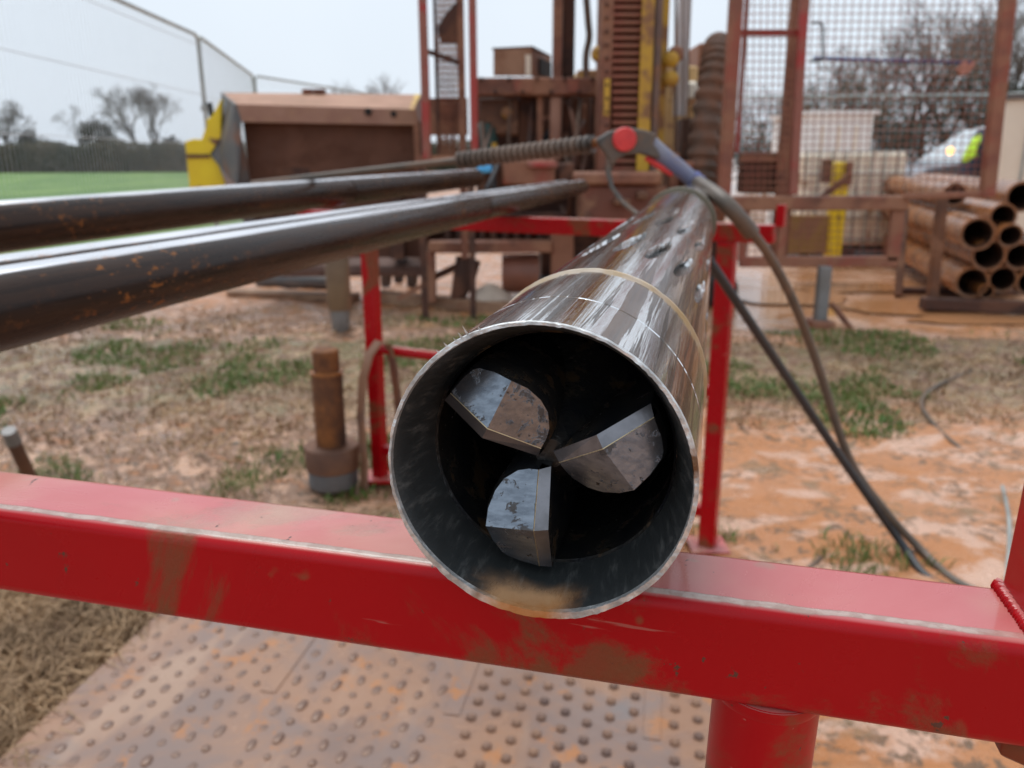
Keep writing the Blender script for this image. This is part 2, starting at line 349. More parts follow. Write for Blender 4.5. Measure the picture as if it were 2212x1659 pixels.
gf = [(j*nx+i, j*nx+i+1, (j+1)*nx+i+1, (j+1)*nx+i) for j in range(len(gy)-1) for i in range(nx-1)]
def ground_mat():
    t = NT('churned_clay_and_grass'); x = t.xyz(); P = t.tc.outputs['Object']
    n1 = t.noise(2.2, det=7, rough=.62, dist=.4); n2 = t.noise(9, det=6, rough=.65); n3 = t.noise(28, det=5, rough=.6)
    mud = t.mix(t.ramp(n1, .35, .65), (.50, .225, .105), (.49, .195, .065)); pale = t.ramp(t.noise(3.6, t.mapv((1, 1.8, 1), rot=(0, 0, .3)), det=7, rough=.62, dist=.5), .49, .58, 0, .85); mud = t.mix(pale, mud, (.66, .42, .31)); mud = t.mix(t.math('MULTIPLY', t.ramp(n3, .50, .60), t.ramp(t.noise(3.3, det=4), .40, .58)), mud, (.19, .105, .055)); mud = t.mix(t.ramp(t.noise(5.2, det=6, dist=.6), .58, .68, 0, .8), mud, (.24, .15, .075))  # pale streaks paint the sky sheen of wet clay into the colour
    lit = t.mix(t.ramp(n2, .38, .62), (.15, .08, .046), (.30, .165, .10)); lit = t.mix(t.math('MULTIPLY', t.ramp(n3, .52, .60), t.ramp(n2, .44, .54)), lit, (.50, .31, .215)); lit = t.mix(t.math('MULTIPLY', t.ramp(n1, .46, .56), t.ramp(n2, .47, .55)), lit, (.58, .34, .22)); lit = t.mix(t.ramp(n3, .44, .34), lit, (.075, .055, .03))
    # trampled straw left of the racks, bare clay to the right
    leftm = t.ramp(t.math('ADD', x[0], t.math('MULTIPLY', t.math('SUBTRACT', n1, .5), 2.4)), .15, -.55)
    rb = t.math('ADD', x[1], t.math('MULTIPLY', t.math('SUBTRACT', n1, .5), 1.6)); right_belt = t.math('MULTIPLY', t.ramp(rb, 3.2, 3.9), t.ramp(rb, 5.15, 4.95))
    litm = t.math('MAXIMUM', t.math('MULTIPLY', leftm, t.ramp(n2, .30, .50)), t.math('MULTIPLY', right_belt, .9), True)
    litm = t.math('MULTIPLY', litm, t.ramp(x[1], 6.6, 5.6))
    col = t.mix(litm, mud, lit)
    grn = t.math('MULTIPLY', t.ramp(t.noise(1.7, det=5, dist=.5), .55, .66), litm); grn = t.math('MAXIMUM', grn, t.math('MULTIPLY', right_belt, t.ramp(n2, .42, .60)))
    col = t.mix(t.math('MULTIPLY', grn, .55), col, t.mix(n3, (.085, .12, .03), (.16, .17, .06)))
    fld = t.math('MULTIPLY', t.ramp(x[1], 9.0, 10.5), t.ramp(t.math('ADD', x[0], t.math('MULTIPLY', x[1], .30)), .5, -.5))
    col = t.mix(fld, col, t.mix(t.ramp(t.noise(.5, t.mapv((1, .3, 1)), det=8, rough=.7), .38, .62), (.06, .16, .02), (.16, .27, .055)))
    wet = t.math('MULTIPLY', t.ramp(rb, 5.0, 5.4), t.ramp(x[0], .0, .5)); wet = t.math('MULTIPLY', wet, t.math('SUBTRACT', 1.0, fld))
    col = t.mix(t.math('MULTIPLY', wet, .7), col, t.mix(t.ramp(n1, .4, .6), (.47, .225, .10), (.52, .32, .22)))
    t.put('Base Color', col)
    rg = t.math('SUBTRACT', t.ramp(n2, .38, .60, .60, .26), t.math('MULTIPLY', pale, .22), True); wetr = t.ramp(n1, .40, .60, .05, .30)
    m = t.n('ShaderNodeMix'); m.data_type = 'FLOAT'; t.l(wet, m.inputs[0]); t.l(rg, m.inputs[2]); t.l(wetr, m.inputs[3]); m2 = t.n('ShaderNodeMix'); m2.data_type = 'FLOAT'
    t.l(fld, m2.inputs[0]); t.l(m.outputs[0], m2.inputs[2]); m2.inputs[3].default_value = .8
    t.put('Roughness', m2.outputs[0])
    t.bump(t.math('MULTIPLY', t.math('ADD', n3, t.noise(75, det=4)), t.math('SUBTRACT', 1.0, wet)), .55, .02)
    return t.m
M['ground'] = ground_mat()
gb = MB(); gb.v = [Vector(v) for v in gv]; gb.f = gf
ground = gb.build('ground', M['ground'], smooth=True, angle=0); ground['kind'] = 'structure'; ground['label'] = 'churned orange clay and trampled grass, green field beyond'

# ------------------------------------------------------------------ grass (stuff)
ml0, ml1 = G(352, 1345), G(0, 1668)
def in_mat(x, y):
    d = (ml1-ml0); k = d.x*(y-ml0.y)-d.y*(x-ml0.x); return k*((d.x*(2-ml0.y)-d.y*(.5-ml0.x))) > 0 and y < ml0.y+.42 and x < .75
def blades(name, mat, spots, label):
    n = len(spots); vs = np.zeros((n*5, 3)); fs = []
    rr = random.Random(hash(name) % 1000 if False else len(name))
    for i, (x, y, L, lean) in enumerate(spots):
        a = rr.uniform(0, 6.283); w_ = rr.uniform(.0016, .0034)*(1 if y < 3 else 1.8); ca, sa = math.cos(a), math.sin(a); b = rr.uniform(0, 6.283); lx, ly = math.cos(b)*lean*L, math.sin(b)*lean*L
        z = hgt(x, y)-.004
        vs[i*5+0] = (x-ca*w_, y-sa*w_, z); vs[i*5+1] = (x+ca*w_, y+sa*w_, z); vs[i*5+2] = (x+lx*.45+ca*w_*.8, y+ly*.45+sa*w_*.8, z+L*.6*(1-lean*.4)); vs[i*5+3] = (x+lx*.45-ca*w_*.8, y+ly*.45-sa*w_*.8, z+L*.6*(1-lean*.4))
        vs[i*5+4] = (x+lx, y+ly, z+L*(1-lean*.75)); k = i*5; fs += [(k, k+1, k+2, k+3), (k+3, k+2, k+4)]
    me = bpy.data.meshes.new(name); me.from_pydata(vs.tolist(), [], fs); me.materials.append(mat)
    o = bpy.data.objects.new(name, me); sc.collection.objects.link(o); tag(o, label, 'grass', kind='stuff'); return o
dry, grn = [], []
rg = random.Random(3)
def pn(x, y, s): return mnoise.noise(Vector((x*s, y*s, 5.5)))
while len(dry) < 17000:
    y = .9+rg.random()**1.5*5.4; x = rg.uniform(-.62*y-.4, .75*y+.2)
    if x > -.1 and not (3.3 < y < 5.1): 
        if rg.random() > .02: continue
    if x > -.35*y and y < 2.4 and rg.random() > .05: continue
    if pn(x, y, 1.9)+.5*pn(x, y, 6) < rg.uniform(-.5, .45): continue
    if in_mat(x, y): continue
    dry.append((x, y, rg.uniform(.03, .085)*(1.3 if y < 2.4 and x < -.6 else .8), rg.uniform(.5, 1.15)))
while len(grn) < 17000:
    y = 1.2+rg.random()**1.2*4.6; x = rg.uniform(-.62*y-.4, .72*y+.2)
    k = pn(x+7, y, 1.4)+.35*pn(x, y, 4)
    if x > -.1:
        if not (3.7 < y < 5.25): k -= .35
        else: k += .22
    if k < .17+rg.uniform(0, .18): continue
    if in_mat(x, y): continue
    grn.append((x, y, rg.uniform(.03, .075)*(1.0 if y < 3 else .85), rg.uniform(.25, .9)))
for _ in range(5200):
    y = rg.uniform(1.15, 2.3); x = rg.uniform(-.62*y-.3, -.30*y-.05)
    if not in_mat(x, y): dry.append((x, y, rg.uniform(.07, .17), rg.uniform(.7, 1.25)))
blades('dry_grass', M['straw'], dry, 'trampled straw-coloured grass lying over the clay')
blades('green_grass', M['grassb'], grn, 'short green grass growing in patches through the clay')

# ------------------------------------------------------------------ ground protection mat with raised studs
dv = (ml1-ml0); dv.z = 0; dv.normalize(); du = Vector((-dv.y, dv.x, 0))
if du.x < 0: du = -du
org = ml0 - dv*.42; MW, ML = 1.44, 2.4
mat_o = thing('ground_mat', 'mud-smeared grey ground protection mat with raised studs under the front trestle', 'ground mat', (org.x, org.y, .03), rot=(R(.6), 0, math.atan2(du.y, du.x)))
# local +x = du, local -y = dv
sgn = 1 if Vector((-du.y, du.x, 0)).dot(dv) > 0 else -1
def matm():
    t = NT('muddy_mat'); n = t.noise(4, det=7, rough=.62, dist=.5); c = t.mix(t.ramp(n, .38, .60), (.27, .19, .16), (.36, .20, .125)); c = t.mix(t.ramp(t.noise(11, det=6, rough=.7), .54, .66), c, (.46, .20, .08)); c = t.mix(t.ramp(t.noise(6, t.mapv((1, .25, 1), rot=(0, 0, .6)), det=6), .55, .66), c, (.42, .27, .19))
    c = t.mix(t.ramp(t.noise(2.1, det=6), .60, .68), c, (.215, .20, .20)); t.put('Base Color', c); t.put('Roughness', t.ramp(n, .35, .65, .09, .34)); t.bump(t.noise(60, det=5), .25, .003); return t.m
M['mat'] = matm(); M['stud'] = surf('mat_stud', (.15, .09, .07), (.30, .165, .10), 9, .35, bump=.2, mud=.3, mudc=(.36, .20, .125))
MB().box((MW/2, sgn*ML/2, -.008), (MW, ML, .036)).build('slab', M['mat'], mat_o, local=True, bevel=.006)
stA = MB().lathe([(.0115, 0), (.0105, .0030), (.006, .0048)], 10).build('stud', M['stud'], mat_o, local=True, smooth=True)
stA.location = (.06, sgn*.06, .011); stA.scale = (.75, 1.35, 1)
cnt = 1; ribs = []
small_b = MB()
for bi in range(4):
    for bj in range(5):
        x0 = .035+bi*.40; y0 = .03+bj*.47
        for i in range(8):
            for j in range(9):
                if bi == 0 and bj == 0 and i == 0 and j == 0: continue
                x = x0+.02+i*.0455+rg.uniform(-.002, .002); y = y0+.022+j*.05+(.025 if i % 2 else 0)
                if x > MW-.03 or y > ML-.03: continue
                wpt = mat_o.matrix_basis @ Vector((x, sgn*y, 0))
                big = (i+j) % 2 == 0; vis = wpt.y > .95 and abs(wpt.x) < 1.1 and y > .3
                if vis and cnt < 300: inst(stA, 'stud', mat_o, (x, sgn*y, .0105), rot=(0, 0, R(rg.uniform(-12, 12))), scale=(.8*rg.uniform(.8, 1.1), 1.45*rg.uniform(.75, 1.1), rg.uniform(.25, 1.1)) if big else (.7*rg.uniform(.8, 1.1), .8*rg.uniform(.8, 1.1), rg.uniform(.2, 1.0))); cnt += 1
                else: small_b.lathe([(.011, 0), (.010, .005), (.006, .0085)], 6, (x, sgn*y, .0105))
so_ = small_b.build('stud', M['stud'], mat_o, local=True); so_['kind'] = 'stuff'
for bi in range(1, 4):
    for yy in (.5, 1.45): MB().box((bi*.40+.012, sgn*(yy), .0115), (.034, .34, .0025)).build('rib', M['mat'], mat_o, local=True, bevel=.003)

# ------------------------------------------------------------------ front trestle
YAW = R(12.83)
ftr = thing('trestle', 'red painted box-section trestle in front carrying the barrel mouth', 'trestle', rot=(0, R(1.283), -YAW))
axf = Vector((math.sin(YAW), math.cos(YAW), 0)); lxf = Vector((math.cos(YAW), -math.sin(YAW), 0))
railc = C0 + lxf*-.0529 + axf*(.3013+.0235) + Vector((0, 0, -.1721-.02325))
ftr.location = railc            # origin: middle of the rail under the barrel
RW = .0235
fr = MB().box((.0, 0, 0), (1.6, .047, .0465)).build('rail', M['red_rail'], ftr, local=True, bevel=.0055, seg=4)
def floc(px, py, z=None):      # local x on the front rail of a survey point (front face plane)
    d = ray(px, py); t = ((railc-axf*RW-C0).dot(axf))/d.dot(axf); p = C0+d*t-railc; return p.dot(lxf), p.z
xp, _ = floc(1657, 1560); HB = railc.z
pst = MB().lathe([(.0226, -HB), (.0226, -.0225)], 32, (xp+.002, -.001, 0)).build('post', M['red'], ftr, local=True, smooth=True)
MB().lathe([(.0226, -.0285), (.0233, -.0262), (.0233, -.0230)], 32, (xp+.002, -.001, 0)).build('weld_bead', M['red'], ftr, local=True, smooth=True)
MB().lathe([(.0238, -HB), (.0238, -.0225)], 32, (-.66, -.001, 0)).build('post', M['red'], ftr, local=True, smooth=True)
for xx in (xp, -.66): MB().box((xx, 0, -HB+.03), (.06, .5, .05)).build('foot', M['red'], ftr, local=True, bevel=.004)
xu, _ = floc(2200, 1290)
MB().box((xu+.030, .004, .085), (.040, .036, .124)).build('upright_stop', M['red'], ftr, local=True, bevel=.004, seg=3)
wpts = [Vector((xu+.0095+.0006*math.sin(k*2.1), -.0165+.040*k/59, .0238)) for k in range(60)]
wb = MB().tube(wpts, [.0026+.00015*math.sin(k*1.05)+rg.uniform(-.0002, .0002) for k in range(60)], 10)
wbo = wb.build('weld_bead', M['red'], ftr, local=True, smooth=True)
xb, zb = floc(2203, 1640)
MB().lathe([(.0105, 0), (.0105, .008), (.007, .0105)], 6, (xb+.006, -.010, -.0235), (0, 0, -1)).build('bolt', M['red'], ftr, local=True, bevel=.001)

# ------------------------------------------------------------------ core barrel
PY = R(13.75); PR = .058
PC = C0 + lxf*-.0529 + axf*.2721 + Vector((0, 0, -.113))
brl = thing('core_barrel', 'wet shiny steel core barrel lying mouth towards viewer on red trestle', 'core barrel', PC, rot=(0, 0, -PY))
def ringmesh(fn, ss, n, mat, name, smooth=True, parent=brl, closed=True, th=(0, 2*math.pi), angle=35):
    b = MB(); m = n if closed else n+1
    for s_ in ss:
        for j in range(m):
            a = th[0]+(th[1]-th[0])*j/n; r, ds = fn(s_, a); b.v.append(Vector((r*math.cos(a), s_+ds, r*math.sin(a))))
    for i in range(len(ss)-1):
        for j in range(n):
            j2 = (j+1) % m; b.f.append((i*m+j, i*m+j2, (i+1)*m+j2, (i+1)*m+j))
    return b.build(name, mat, parent, smooth=smooth, local=True, angle=angle)
def rimj(a): return mnoise.noise(Vector((math.cos(a)*9, math.sin(a)*9, 1)))*.0007+mnoise.noise(Vector((math.cos(a)*30, math.sin(a)*30, 4)))*.0004
# shoe: smooth front tube with a fine turned line
def shoe(s_, a):
    r = PR
    if .0525 < s_ < .0545: r -= .0003
    return r, rimj(a)*max(0, 1-s_/.01)
ringmesh(shoe, [.0012, .004, .010, .03, .0505, .0518, .0524, .0527, .0535, .0543, .0546, .0552, .0565, .08, .11, .1290], 160, M['barrel'], 'shoe')
MB_r = MB()
def rimprof(s_, a):
    k = rimj(a); th = .0014+.0003*math.sin(a*3+1)+.0016*max(0, -math.sin(a))
    return (k, th)
n = 240; rows = []
b = MB()
for i in range(4):
    for j in range(n):
        a = 2*math.pi*j/n; k, th = rimprof(0, a); e = mnoise.noise(Vector((math.cos(a)*60, math.sin(a)*60, 8)))*.00035
        r, s_ = ((PR+.00005, .0014+k), (PR-.0002+e, .0000+k), (PR-th+e, -.0001+k*.6), (PR-th-.0004, .0016))[i]
        b.v.append(Vector((r*math.cos(a), s_, r*math.sin(a))))
for i in range(3):
    for j in range(n): b.f.append((i*n+j, i*n+(j+1) % n, (i+1)*n+(j+1) % n, (i+1)*n+j))
for a_, L in ((116, .0042), (118.5, .0026), (121, .0018), (125, .0022), (129, .0014), (111, .0016)):   # burrs on the cut edge
    a = R(a_); c = Vector(((PR-.0003)*math.cos(a), .0005, (PR-.0003)*math.sin(a))); u = Vector((math.cos(a), 0, math.sin(a))); tg = Vector((-u.z, 0, u.x))
    b.add([c-tg*.0005, c+tg*.0005, c+Vector((0, .0008, 0)), c+u*L+tg*.0004], [(0, 1, 3), (1, 2, 3), (2, 0, 3)])
b.build('cut_edge', M['rim'], brl, smooth=True, local=True)
def bore(s_, a):
    k, th = rimprof(0, a)
    if s_ < .002: return PR-th-.0004, 0
    if s_ < .029: return PR-.0026-.0065*((s_-.002)/.027)-.0011*max(0, -math.sin(a))*(1-(s_-.002)/.027), 0
    return .0489, 0
ringmesh(bore, [.0016, .004, .010, .018, .0270, .0289], 120, M['bore'], 'bore')
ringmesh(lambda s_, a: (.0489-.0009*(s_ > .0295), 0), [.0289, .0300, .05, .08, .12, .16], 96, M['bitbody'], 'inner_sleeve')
MB().lathe([(.0485, .0), (.0485, .004)], 64, (0, .158, 0), (0, 1, 0)).build('bore_back_disc', M['void'], brl, local=True)  # black disc closing the bore, stands in for its dark depth
# proud ring with sand caught on it
ringmesh(lambda s_, a: (PR+(.0011 if .1320 < s_ < .1350 else -.0003)+.0003*mnoise.noise(Vector((a*14, s_*300, 0))), 0), [.1290, .1312, .1325, .1338, .1348, .1368], 120, M['sand'], 'sand_ring')
# fluted reaming section: slots milled in two rows
def flute(s_, a):
    r = PR-.0006; d = 0
    for s0, s1, n_, ph in ((.225, .350, 18, R(106)), (.44, .58, 18, R(96))):
        if s0-.02 < s_ < s1+.02:
            tt = (s_-s0)/(s1-s0); step = 2*math.pi/n_; x = (a-ph+.16*(tt-.5)+step/2) % step - step/2; wv = .075*math.sin(math.pi*min(1, max(0, tt)))**.55 if 0 < tt < 1 else 0
            if wv > 0 and abs(x) < wv: u = (wv-x)/(2*wv); d = max(d, .0075*(1-u)**.8*min(1, u/.10))
    return r-d, 0
ringmesh(flute, list(np.concatenate([np.linspace(.1368, .22, 6), np.linspace(.222, .345, 44), np.linspace(.36, .43, 4), np.linspace(.435, .57, 40), [.60, .8, 1.0, 1.16]])), 560, M['barrel'], 'reaming_shell', angle=50)
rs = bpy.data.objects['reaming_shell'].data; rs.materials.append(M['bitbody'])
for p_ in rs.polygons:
    if math.hypot(p_.center.x, p_.center.z) < PR-.0050: p_.material_index = 1  # deepest slot faces coloured black to stand for the shade inside
MB().lathe([(.054, 1.16), (.0620, 1.162), (.0628, 1.175), (.0620, 1.192), (.048, 1.195)], 64, ax=(0, 1, 0)).build('end_collar', surf('collar_olive', (.10, .095, .06), (.16, .13, .08), 20, .5, mud=.3), brl, smooth=True, local=True)
MB().pipe((0, 1.194, 0), (0, 1.93, 0), .046, .040, 48).build('tail_tube', M['barrel'], brl, smooth=True, local=True)
# ------------------------------------------------------------------ three-wing drill bit inside the mouth
bit = thing('drill_bit', 'three-winged carbide drill bit sitting inside the barrel mouth', 'drill bit', PC, rot=(0, 0, -PY))
MB().lathe([(.006, .026), (.013, .034), (.019, .050), (.030, .075), (.0475, .10), (.0478, .15)], 40, ax=(0, 1, 0)).build('hub', M['bitbody'], bit, local=True, smooth=True)
def wing(k):
    """one wing: two ground flats meeting at a raised ridge, narrow cutting edge in front, rounded back"""
    ang = R(-90+120*k); rad = Vector((math.cos(ang), 0, math.sin(ang))); tan = Vector((-rad.z, 0, rad.x))
    rr_ = lambda t_: 25.2-.085*(t_+2.6)
    def top(r_, t_, ds=0.0): return 7.4+.17*(-t_-2.6)+.50*abs(r_-rr_(t_))+ds
    def W(r_, t_, s_): return (rad*r_+tan*t_)/1000+Vector((0, s_/1000, 0))
    outer = [(45.2, -2.4), (44.0, -10.5), (42.2, -15.5), (40.6, -17.6), (34, -20.8), (27, -22.6)]; inner = [(20.5, -22.4), (14, -20.2), (9.4, -17), (5.6, -11.5), (4.4, -7), (4.2, -3.0)]
    rt_ = (rr_(-22.6), -22.6); outer[-1] = rt_
    f = MB(); A_ = [(25.2, -2.6)]+outer; B_ = [(25.2, -2.6), rt_]+inner
    f.add([W(r_, t_, top(r_, t_)) for r_, t_ in A_], [tuple(range(len(A_)))]); f.add([W(r_, t_, top(r_, t_)) for r_, t_ in B_], [tuple(range(len(B_)))])
    back = outer+inner; cen = (25, -9)
    ch = [(cen[0]+(r_-cen[0])*1.06, cen[1]+(t_-cen[1])*1.10) for r_, t_ in back]
    body = MB(); m = len(back)
    vs = [W(r_, t_, top(r_, t_)+.02) for r_, t_ in back]+[W(c[0], c[1], top(*q)+4.2) for c, q in zip(ch, back)]+[W(c[0], c[1], 80) for c in ch]
    body.add(vs, [(j*m+i, j*m+i+1, (j+1)*m+i+1, (j+1)*m+i) for j in range(2) for i in range(m-1)])
    e = [(46.2, 2.4), (25.1, 2.7), (3.4, 1.4)]; es = [19.6, 9.4, 20.6]
    body.add([W(a_[0], a_[1], s_+.02) for a_, s_ in zip(e, es)]+[W(a_[0], a_[1], 80) for a_ in e], [(0, 1, 4, 3), (1, 2, 5, 4)])
    body.add([W(*e[0], es[0]), W(*ch[0], top(*back[0])+4.2), W(*ch[0], 80), W(*e[0], 80)], [(0, 1, 2, 3)]); body.add([W(*e[2], es[2]), W(*ch[-1], top(*back[-1])+4.2), W(*ch[-1], 80), W(*e[2], 80)], [(3, 2, 1, 0)])
    o = body.build('blade', M['bitbody'], bit, local=True, smooth=True, angle=50)
    f.build('carbide_face', M['carbide'], o, local=True)
    g = MB(); g.add([W(*e[0], es[0]), W(*e[1], es[1]), W(*e[2], es[2]), W(4.2, -3.0, top(4.2, -3.0)), W(25.2, -2.6, 7.4), W(45.2, -2.4, top(45.2, -2.4))], [(0, 1, 4, 5), (1, 2, 3, 4)])
    g.build('cutting_edge', M['carbide_edge'], o, local=True)
    h_ = MB(); h_.tube([W(45.2, -2.4, top(45.2, -2.4)), W(25.2, -2.6, 7.38), W(4.2, -3.0, top(4.2, -3.0))], .00022, 4); h_.build('braze_line', surf('braze_line', (.62, .50, .30), (.5, .4, .25), 50, .35, metal=.8), o, local=True)
for k in range(3): wing(k)

# ------------------------------------------------------------------ rear trestle
ZT = H-.1721
ra, rb_ = G(1672, 487, ZT), G(1100, 468, ZT); rdir = (rb_-ra).normalized(); rn = Vector((rdir.y, -rdir.x, 0)); rn = rn if rn.y > 0 else -rn
rL = (G(640, 452, ZT)-ra).dot(rdir); rL = min(max(rL, 1.1), 1.6)
rtr = thing('trestle', 'red trestle behind supporting the far ends of the rods and barrel', 'trestle', (ra.x, ra.y, 0))
p0 = ra+rn*.0235-Vector((0, 0, .0235)); p1 = p0+rdir*rL
MB().bar(p0, p1, .047, .047).build('rail', M['red'], rtr, bevel=.004)
def along(px):            # distance along the rear rail for a survey column
    best = min(range(200), key=lambda i: abs((lambda q: 1106+FPX*(q-C0).dot(R2)/(q-C0).dot(F_))(p0+rdir*rL*i/199)-px)); return rL*best/199
def leg(px, wd):
    q = p0+rdir*along(px); MB().bar(q-Vector((0, 0, .024)), Vector((q.x, q.y, .0)), wd, wd, up=rn).build('leg', M['red'], rtr, bevel=.004); return q
qr = leg(1572, .047); ql = leg(793, .045)
zc = V(900, 752, ql.y).z
MB().tube([Vector((ql.x, ql.y, zc))-rdir*.02, Vector((qr.x, qr.y, zc))], .017, 12).build('cross_bar', M['red'], rtr, smooth=True)
z2 = V(830, 968, ql.y).z
MB().bar(Vector((ql.x, ql.y, z2)), Vector((qr.x, qr.y, z2)), .03, .03).build('cross_bar', M['red'], rtr)
MB().bar(p0-rdir*.012+Vector((0, 0, .02)), p0-rdir*.012+Vector((0, 0, .075)), .02, .04, up=rn).build('upright_stop', M['red'], rtr)
for q in (qr, ql): MB().box((q.x, q.y, .006), (.11, .11, .012)).build('base_plate', M['red'], rtr)
# bent flat strap leaning on the left leg
hp = []
for (x, y) in ((786, 1120), (787, 1000), (779, 900), (783, 820), (798, 765), (818, 738), (838, 744), (850, 790), (858, 850), (868, 960), (880, 1110)): hp.append(V(x, y, ql.y-.10+.10*max(0, (x-800)/80)))
b = MB(); vsl = []
for i, p in enumerate(hp):
    t_ = (hp[min(i+1, len(hp)-1)]-hp[max(i-1, 0)]).normalized(); sd_ = t_.cross(Vector((0, 1, 0))).normalized()
    for sx, sy in ((-1, -1), (1, -1), (1, 1), (-1, 1)): vsl.append(p+sd_*.0035*sx+(Vector((.62, -.75, 0)))*.022*sy)
fs = []
for i in range(len(hp)-1):
    for j in range(4): fs.append((i*4+j, i*4+(j+1) % 4, i*4+4+(j+1) % 4, i*4+4+j))
b.add(vsl, fs+[(0, 1, 2, 3), tuple(len(vsl)-4+j for j in range(4))[::-1]])
tag(b.build('bent_strap', surf('strap_brown', (.17, .10, .085), (.12, .075, .065), 12, .45, mud=.3), smooth=True), 'brown bent flat steel strap arched against rear trestle leg', 'strap')

# ------------------------------------------------------------------ drill rods on the trestles
def rod(name, label, a, b_, r, joints, ext=.5):
    a, b_ = Vector(a), Vector(b_); d = (b_-a).normalized(); a = a-d*ext; L = (b_-a).length
    yaw_ = math.atan2(-d.x, d.y); pit_ = math.asin(d.z)
    o = thing(name, label, 'drill rod', a, 'drill rods laid across the trestles', rot=(pit_, 0, yaw_))
    cuts = [0]+[j for j in joints]+[L]
    for i in range(len(cuts)-1):
        s0, s1 = cuts[i]+(.003 if i else 0), cuts[i+1]-(.003 if i < len(cuts)-2 else 0)
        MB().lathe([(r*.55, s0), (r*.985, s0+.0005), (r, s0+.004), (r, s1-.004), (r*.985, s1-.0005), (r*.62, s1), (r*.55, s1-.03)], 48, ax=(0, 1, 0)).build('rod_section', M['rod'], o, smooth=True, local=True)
    for j in joints: MB().lathe([(r*.93, j-.004), (r*.93, j+.004)], 40, ax=(0, 1, 0), cap=False).build('joint', M['rust_d'], o, smooth=True, local=True)
    return o
rA = .0316
zA = ZT+rA+.004
A0, A1 = G(0, 667, zA+.026), G(1257, 403, zA)
dA = (A1-A0).normalized(); nA = Vector((-dA.y, dA.x, 0)).normalized()
jA = (G(1008, 444, zA+.02)-(A0-dA*.5)).dot(dA)
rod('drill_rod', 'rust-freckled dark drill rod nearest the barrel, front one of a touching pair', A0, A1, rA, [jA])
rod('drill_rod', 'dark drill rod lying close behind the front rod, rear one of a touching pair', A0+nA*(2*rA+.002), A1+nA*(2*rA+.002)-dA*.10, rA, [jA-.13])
CA, CB = V(0, 490, 1.42), V(1027, 384, 4.25)
rC = .0440
dC = (CB-CA).normalized(); jC = ((V(748, 392, 2.75)-(CA-dC*.5)).dot(dC))
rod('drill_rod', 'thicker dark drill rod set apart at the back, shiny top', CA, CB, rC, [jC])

# ------------------------------------------------------------------ pressure washer lance
lan = thing('pressure_washer_gun', 'pressure washer gun with red round knob and long ribbed lance resting on pipes', 'washer gun', V(1350, 300, 2.15))
YG = 2.12
L0, L1, L2 = V(545, 397, 2.60), V(992, 346, 2.38), V(1282, 311, 2.18)
MB().tube([L0, L1], .0095, 12).build('lance_tube', M['hose'], lan, smooth=True)
gp_, gr = [], []
for i in range(133):
    a = i/132; gp_.append(L1.lerp(L2, a)); gr.append(.0235 if i % 6 < 3 else .0125)
MB().tube(gp_, gr, 16).build('ribbed_grip', surf('grip_dark', (.035, .031, .027), (.08, .06, .047), 16, .45, mud=.35, mudc=(.22, .15, .11)), lan, smooth=True)
MB().tube([L2, V(1300, 303, 2.16)], [.012, .009], 10).build('coupling', M['casing'], lan, smooth=True)
prof = [(1290, 300), (1318, 283), (1355, 274), (1395, 281), (1420, 290), (1412, 312), (1440, 338), (1425, 345), (1385, 332), (1352, 336), (1332, 346), (1325, 362), (1318, 350), (1308, 330), (1296, 315)]
MB().prism([V(x, y, YG) for x, y in prof], (0, .05, 0)).build('body', M['gun'], lan, bevel=.005, seg=3)
kc = V(1350, 301, YG-.012)
MB().lathe([(.0295, .014), (.0295, .003), (.027, 0), (.0, -.001)], 32, kc, (0, 1, 0)).build('knob', M['redknob'], lan, smooth=True)
MB().tube([V(1404, 308, YG+.025), V(1430, 335, YG+.02), V(1465, 362, YG+.015), V(1500, 391, YG+.01)], [.020, .0225, .021, .019], 14).build('handle', M['blue_handle'], lan, smooth=True)
MB().tube([V(1494, 386, YG+.01), V(1514, 400, YG+.008)], [.024, .021], 14).build('handle_collar', surf('collar_blue', (.10, .12, .34), (.14, .16, .32), 9, .4), lan, smooth=True)
MB().tube([V(1395, 340, YG+.02), V(1430, 362, YG+.015), V(1452, 378, YG+.012)], [.008, .009, .006], 10).build('trigger', M['redknob'], lan, smooth=True)
MB().tube([V(1320, 335, YG+.02), V(1314, 372, YG+.01), V(1322, 405, YG), V(1345, 437, YG-.04), V(1378, 464, YG-.1), V(1412, 470, YG-.16)], [.012, .0075, .006, .006, .0065, .007], 10).build('trigger_guard', M['gun'], lan, smooth=True)

def smooth_path(pts, n=8):
    out_ = []; P = [pts[0]]+pts+[pts[-1]]
    for i in range(1, len(P)-2):
        for k in range(n):
            t_ = k/n; a, b0, c, d = P[i-1], P[i], P[i+1], P[i+2]
            out_.append(.5*((2*b0)+(c-a)*t_+(2*a-5*b0+4*c-d)*t_*t_+(3*b0-a-3*c+d)*t_**3))
    out_.append(pts[-1]); return out_
hz = thing('pressure_hose', 'grey-brown pressure hose running from the gun over the barrel end to the ground', 'hose', V(1620, 500, 2.0))
MB().tube(smooth_path([V(1508, 396, 2.11), V(1545, 420, 2.0), V(1580, 452, 1.95), V(1626, 505, 1.96)]), .0195, 14).build('strain_relief', M['hose'], hz, smooth=True)
g1 = G(2075, 1262, .01)
MB().tube(smooth_path([V(1600, 474, 1.95), V(1630, 508, 1.96), V(1672, 570, 2.0), V(1722, 670, 2.06), V(1770, 800, 2.12), V(1832, 985, 2.14), V(1905, 1095, 2.13), V(1985, 1183, 2.12), g1, g1+Vector((.12, -.12, .0)), g1+Vector((.3, -.2, 0))]), .0118, 12).build('hose_line', M['hose'], hz, smooth=True)
g2 = G(2010, 1252, .01)
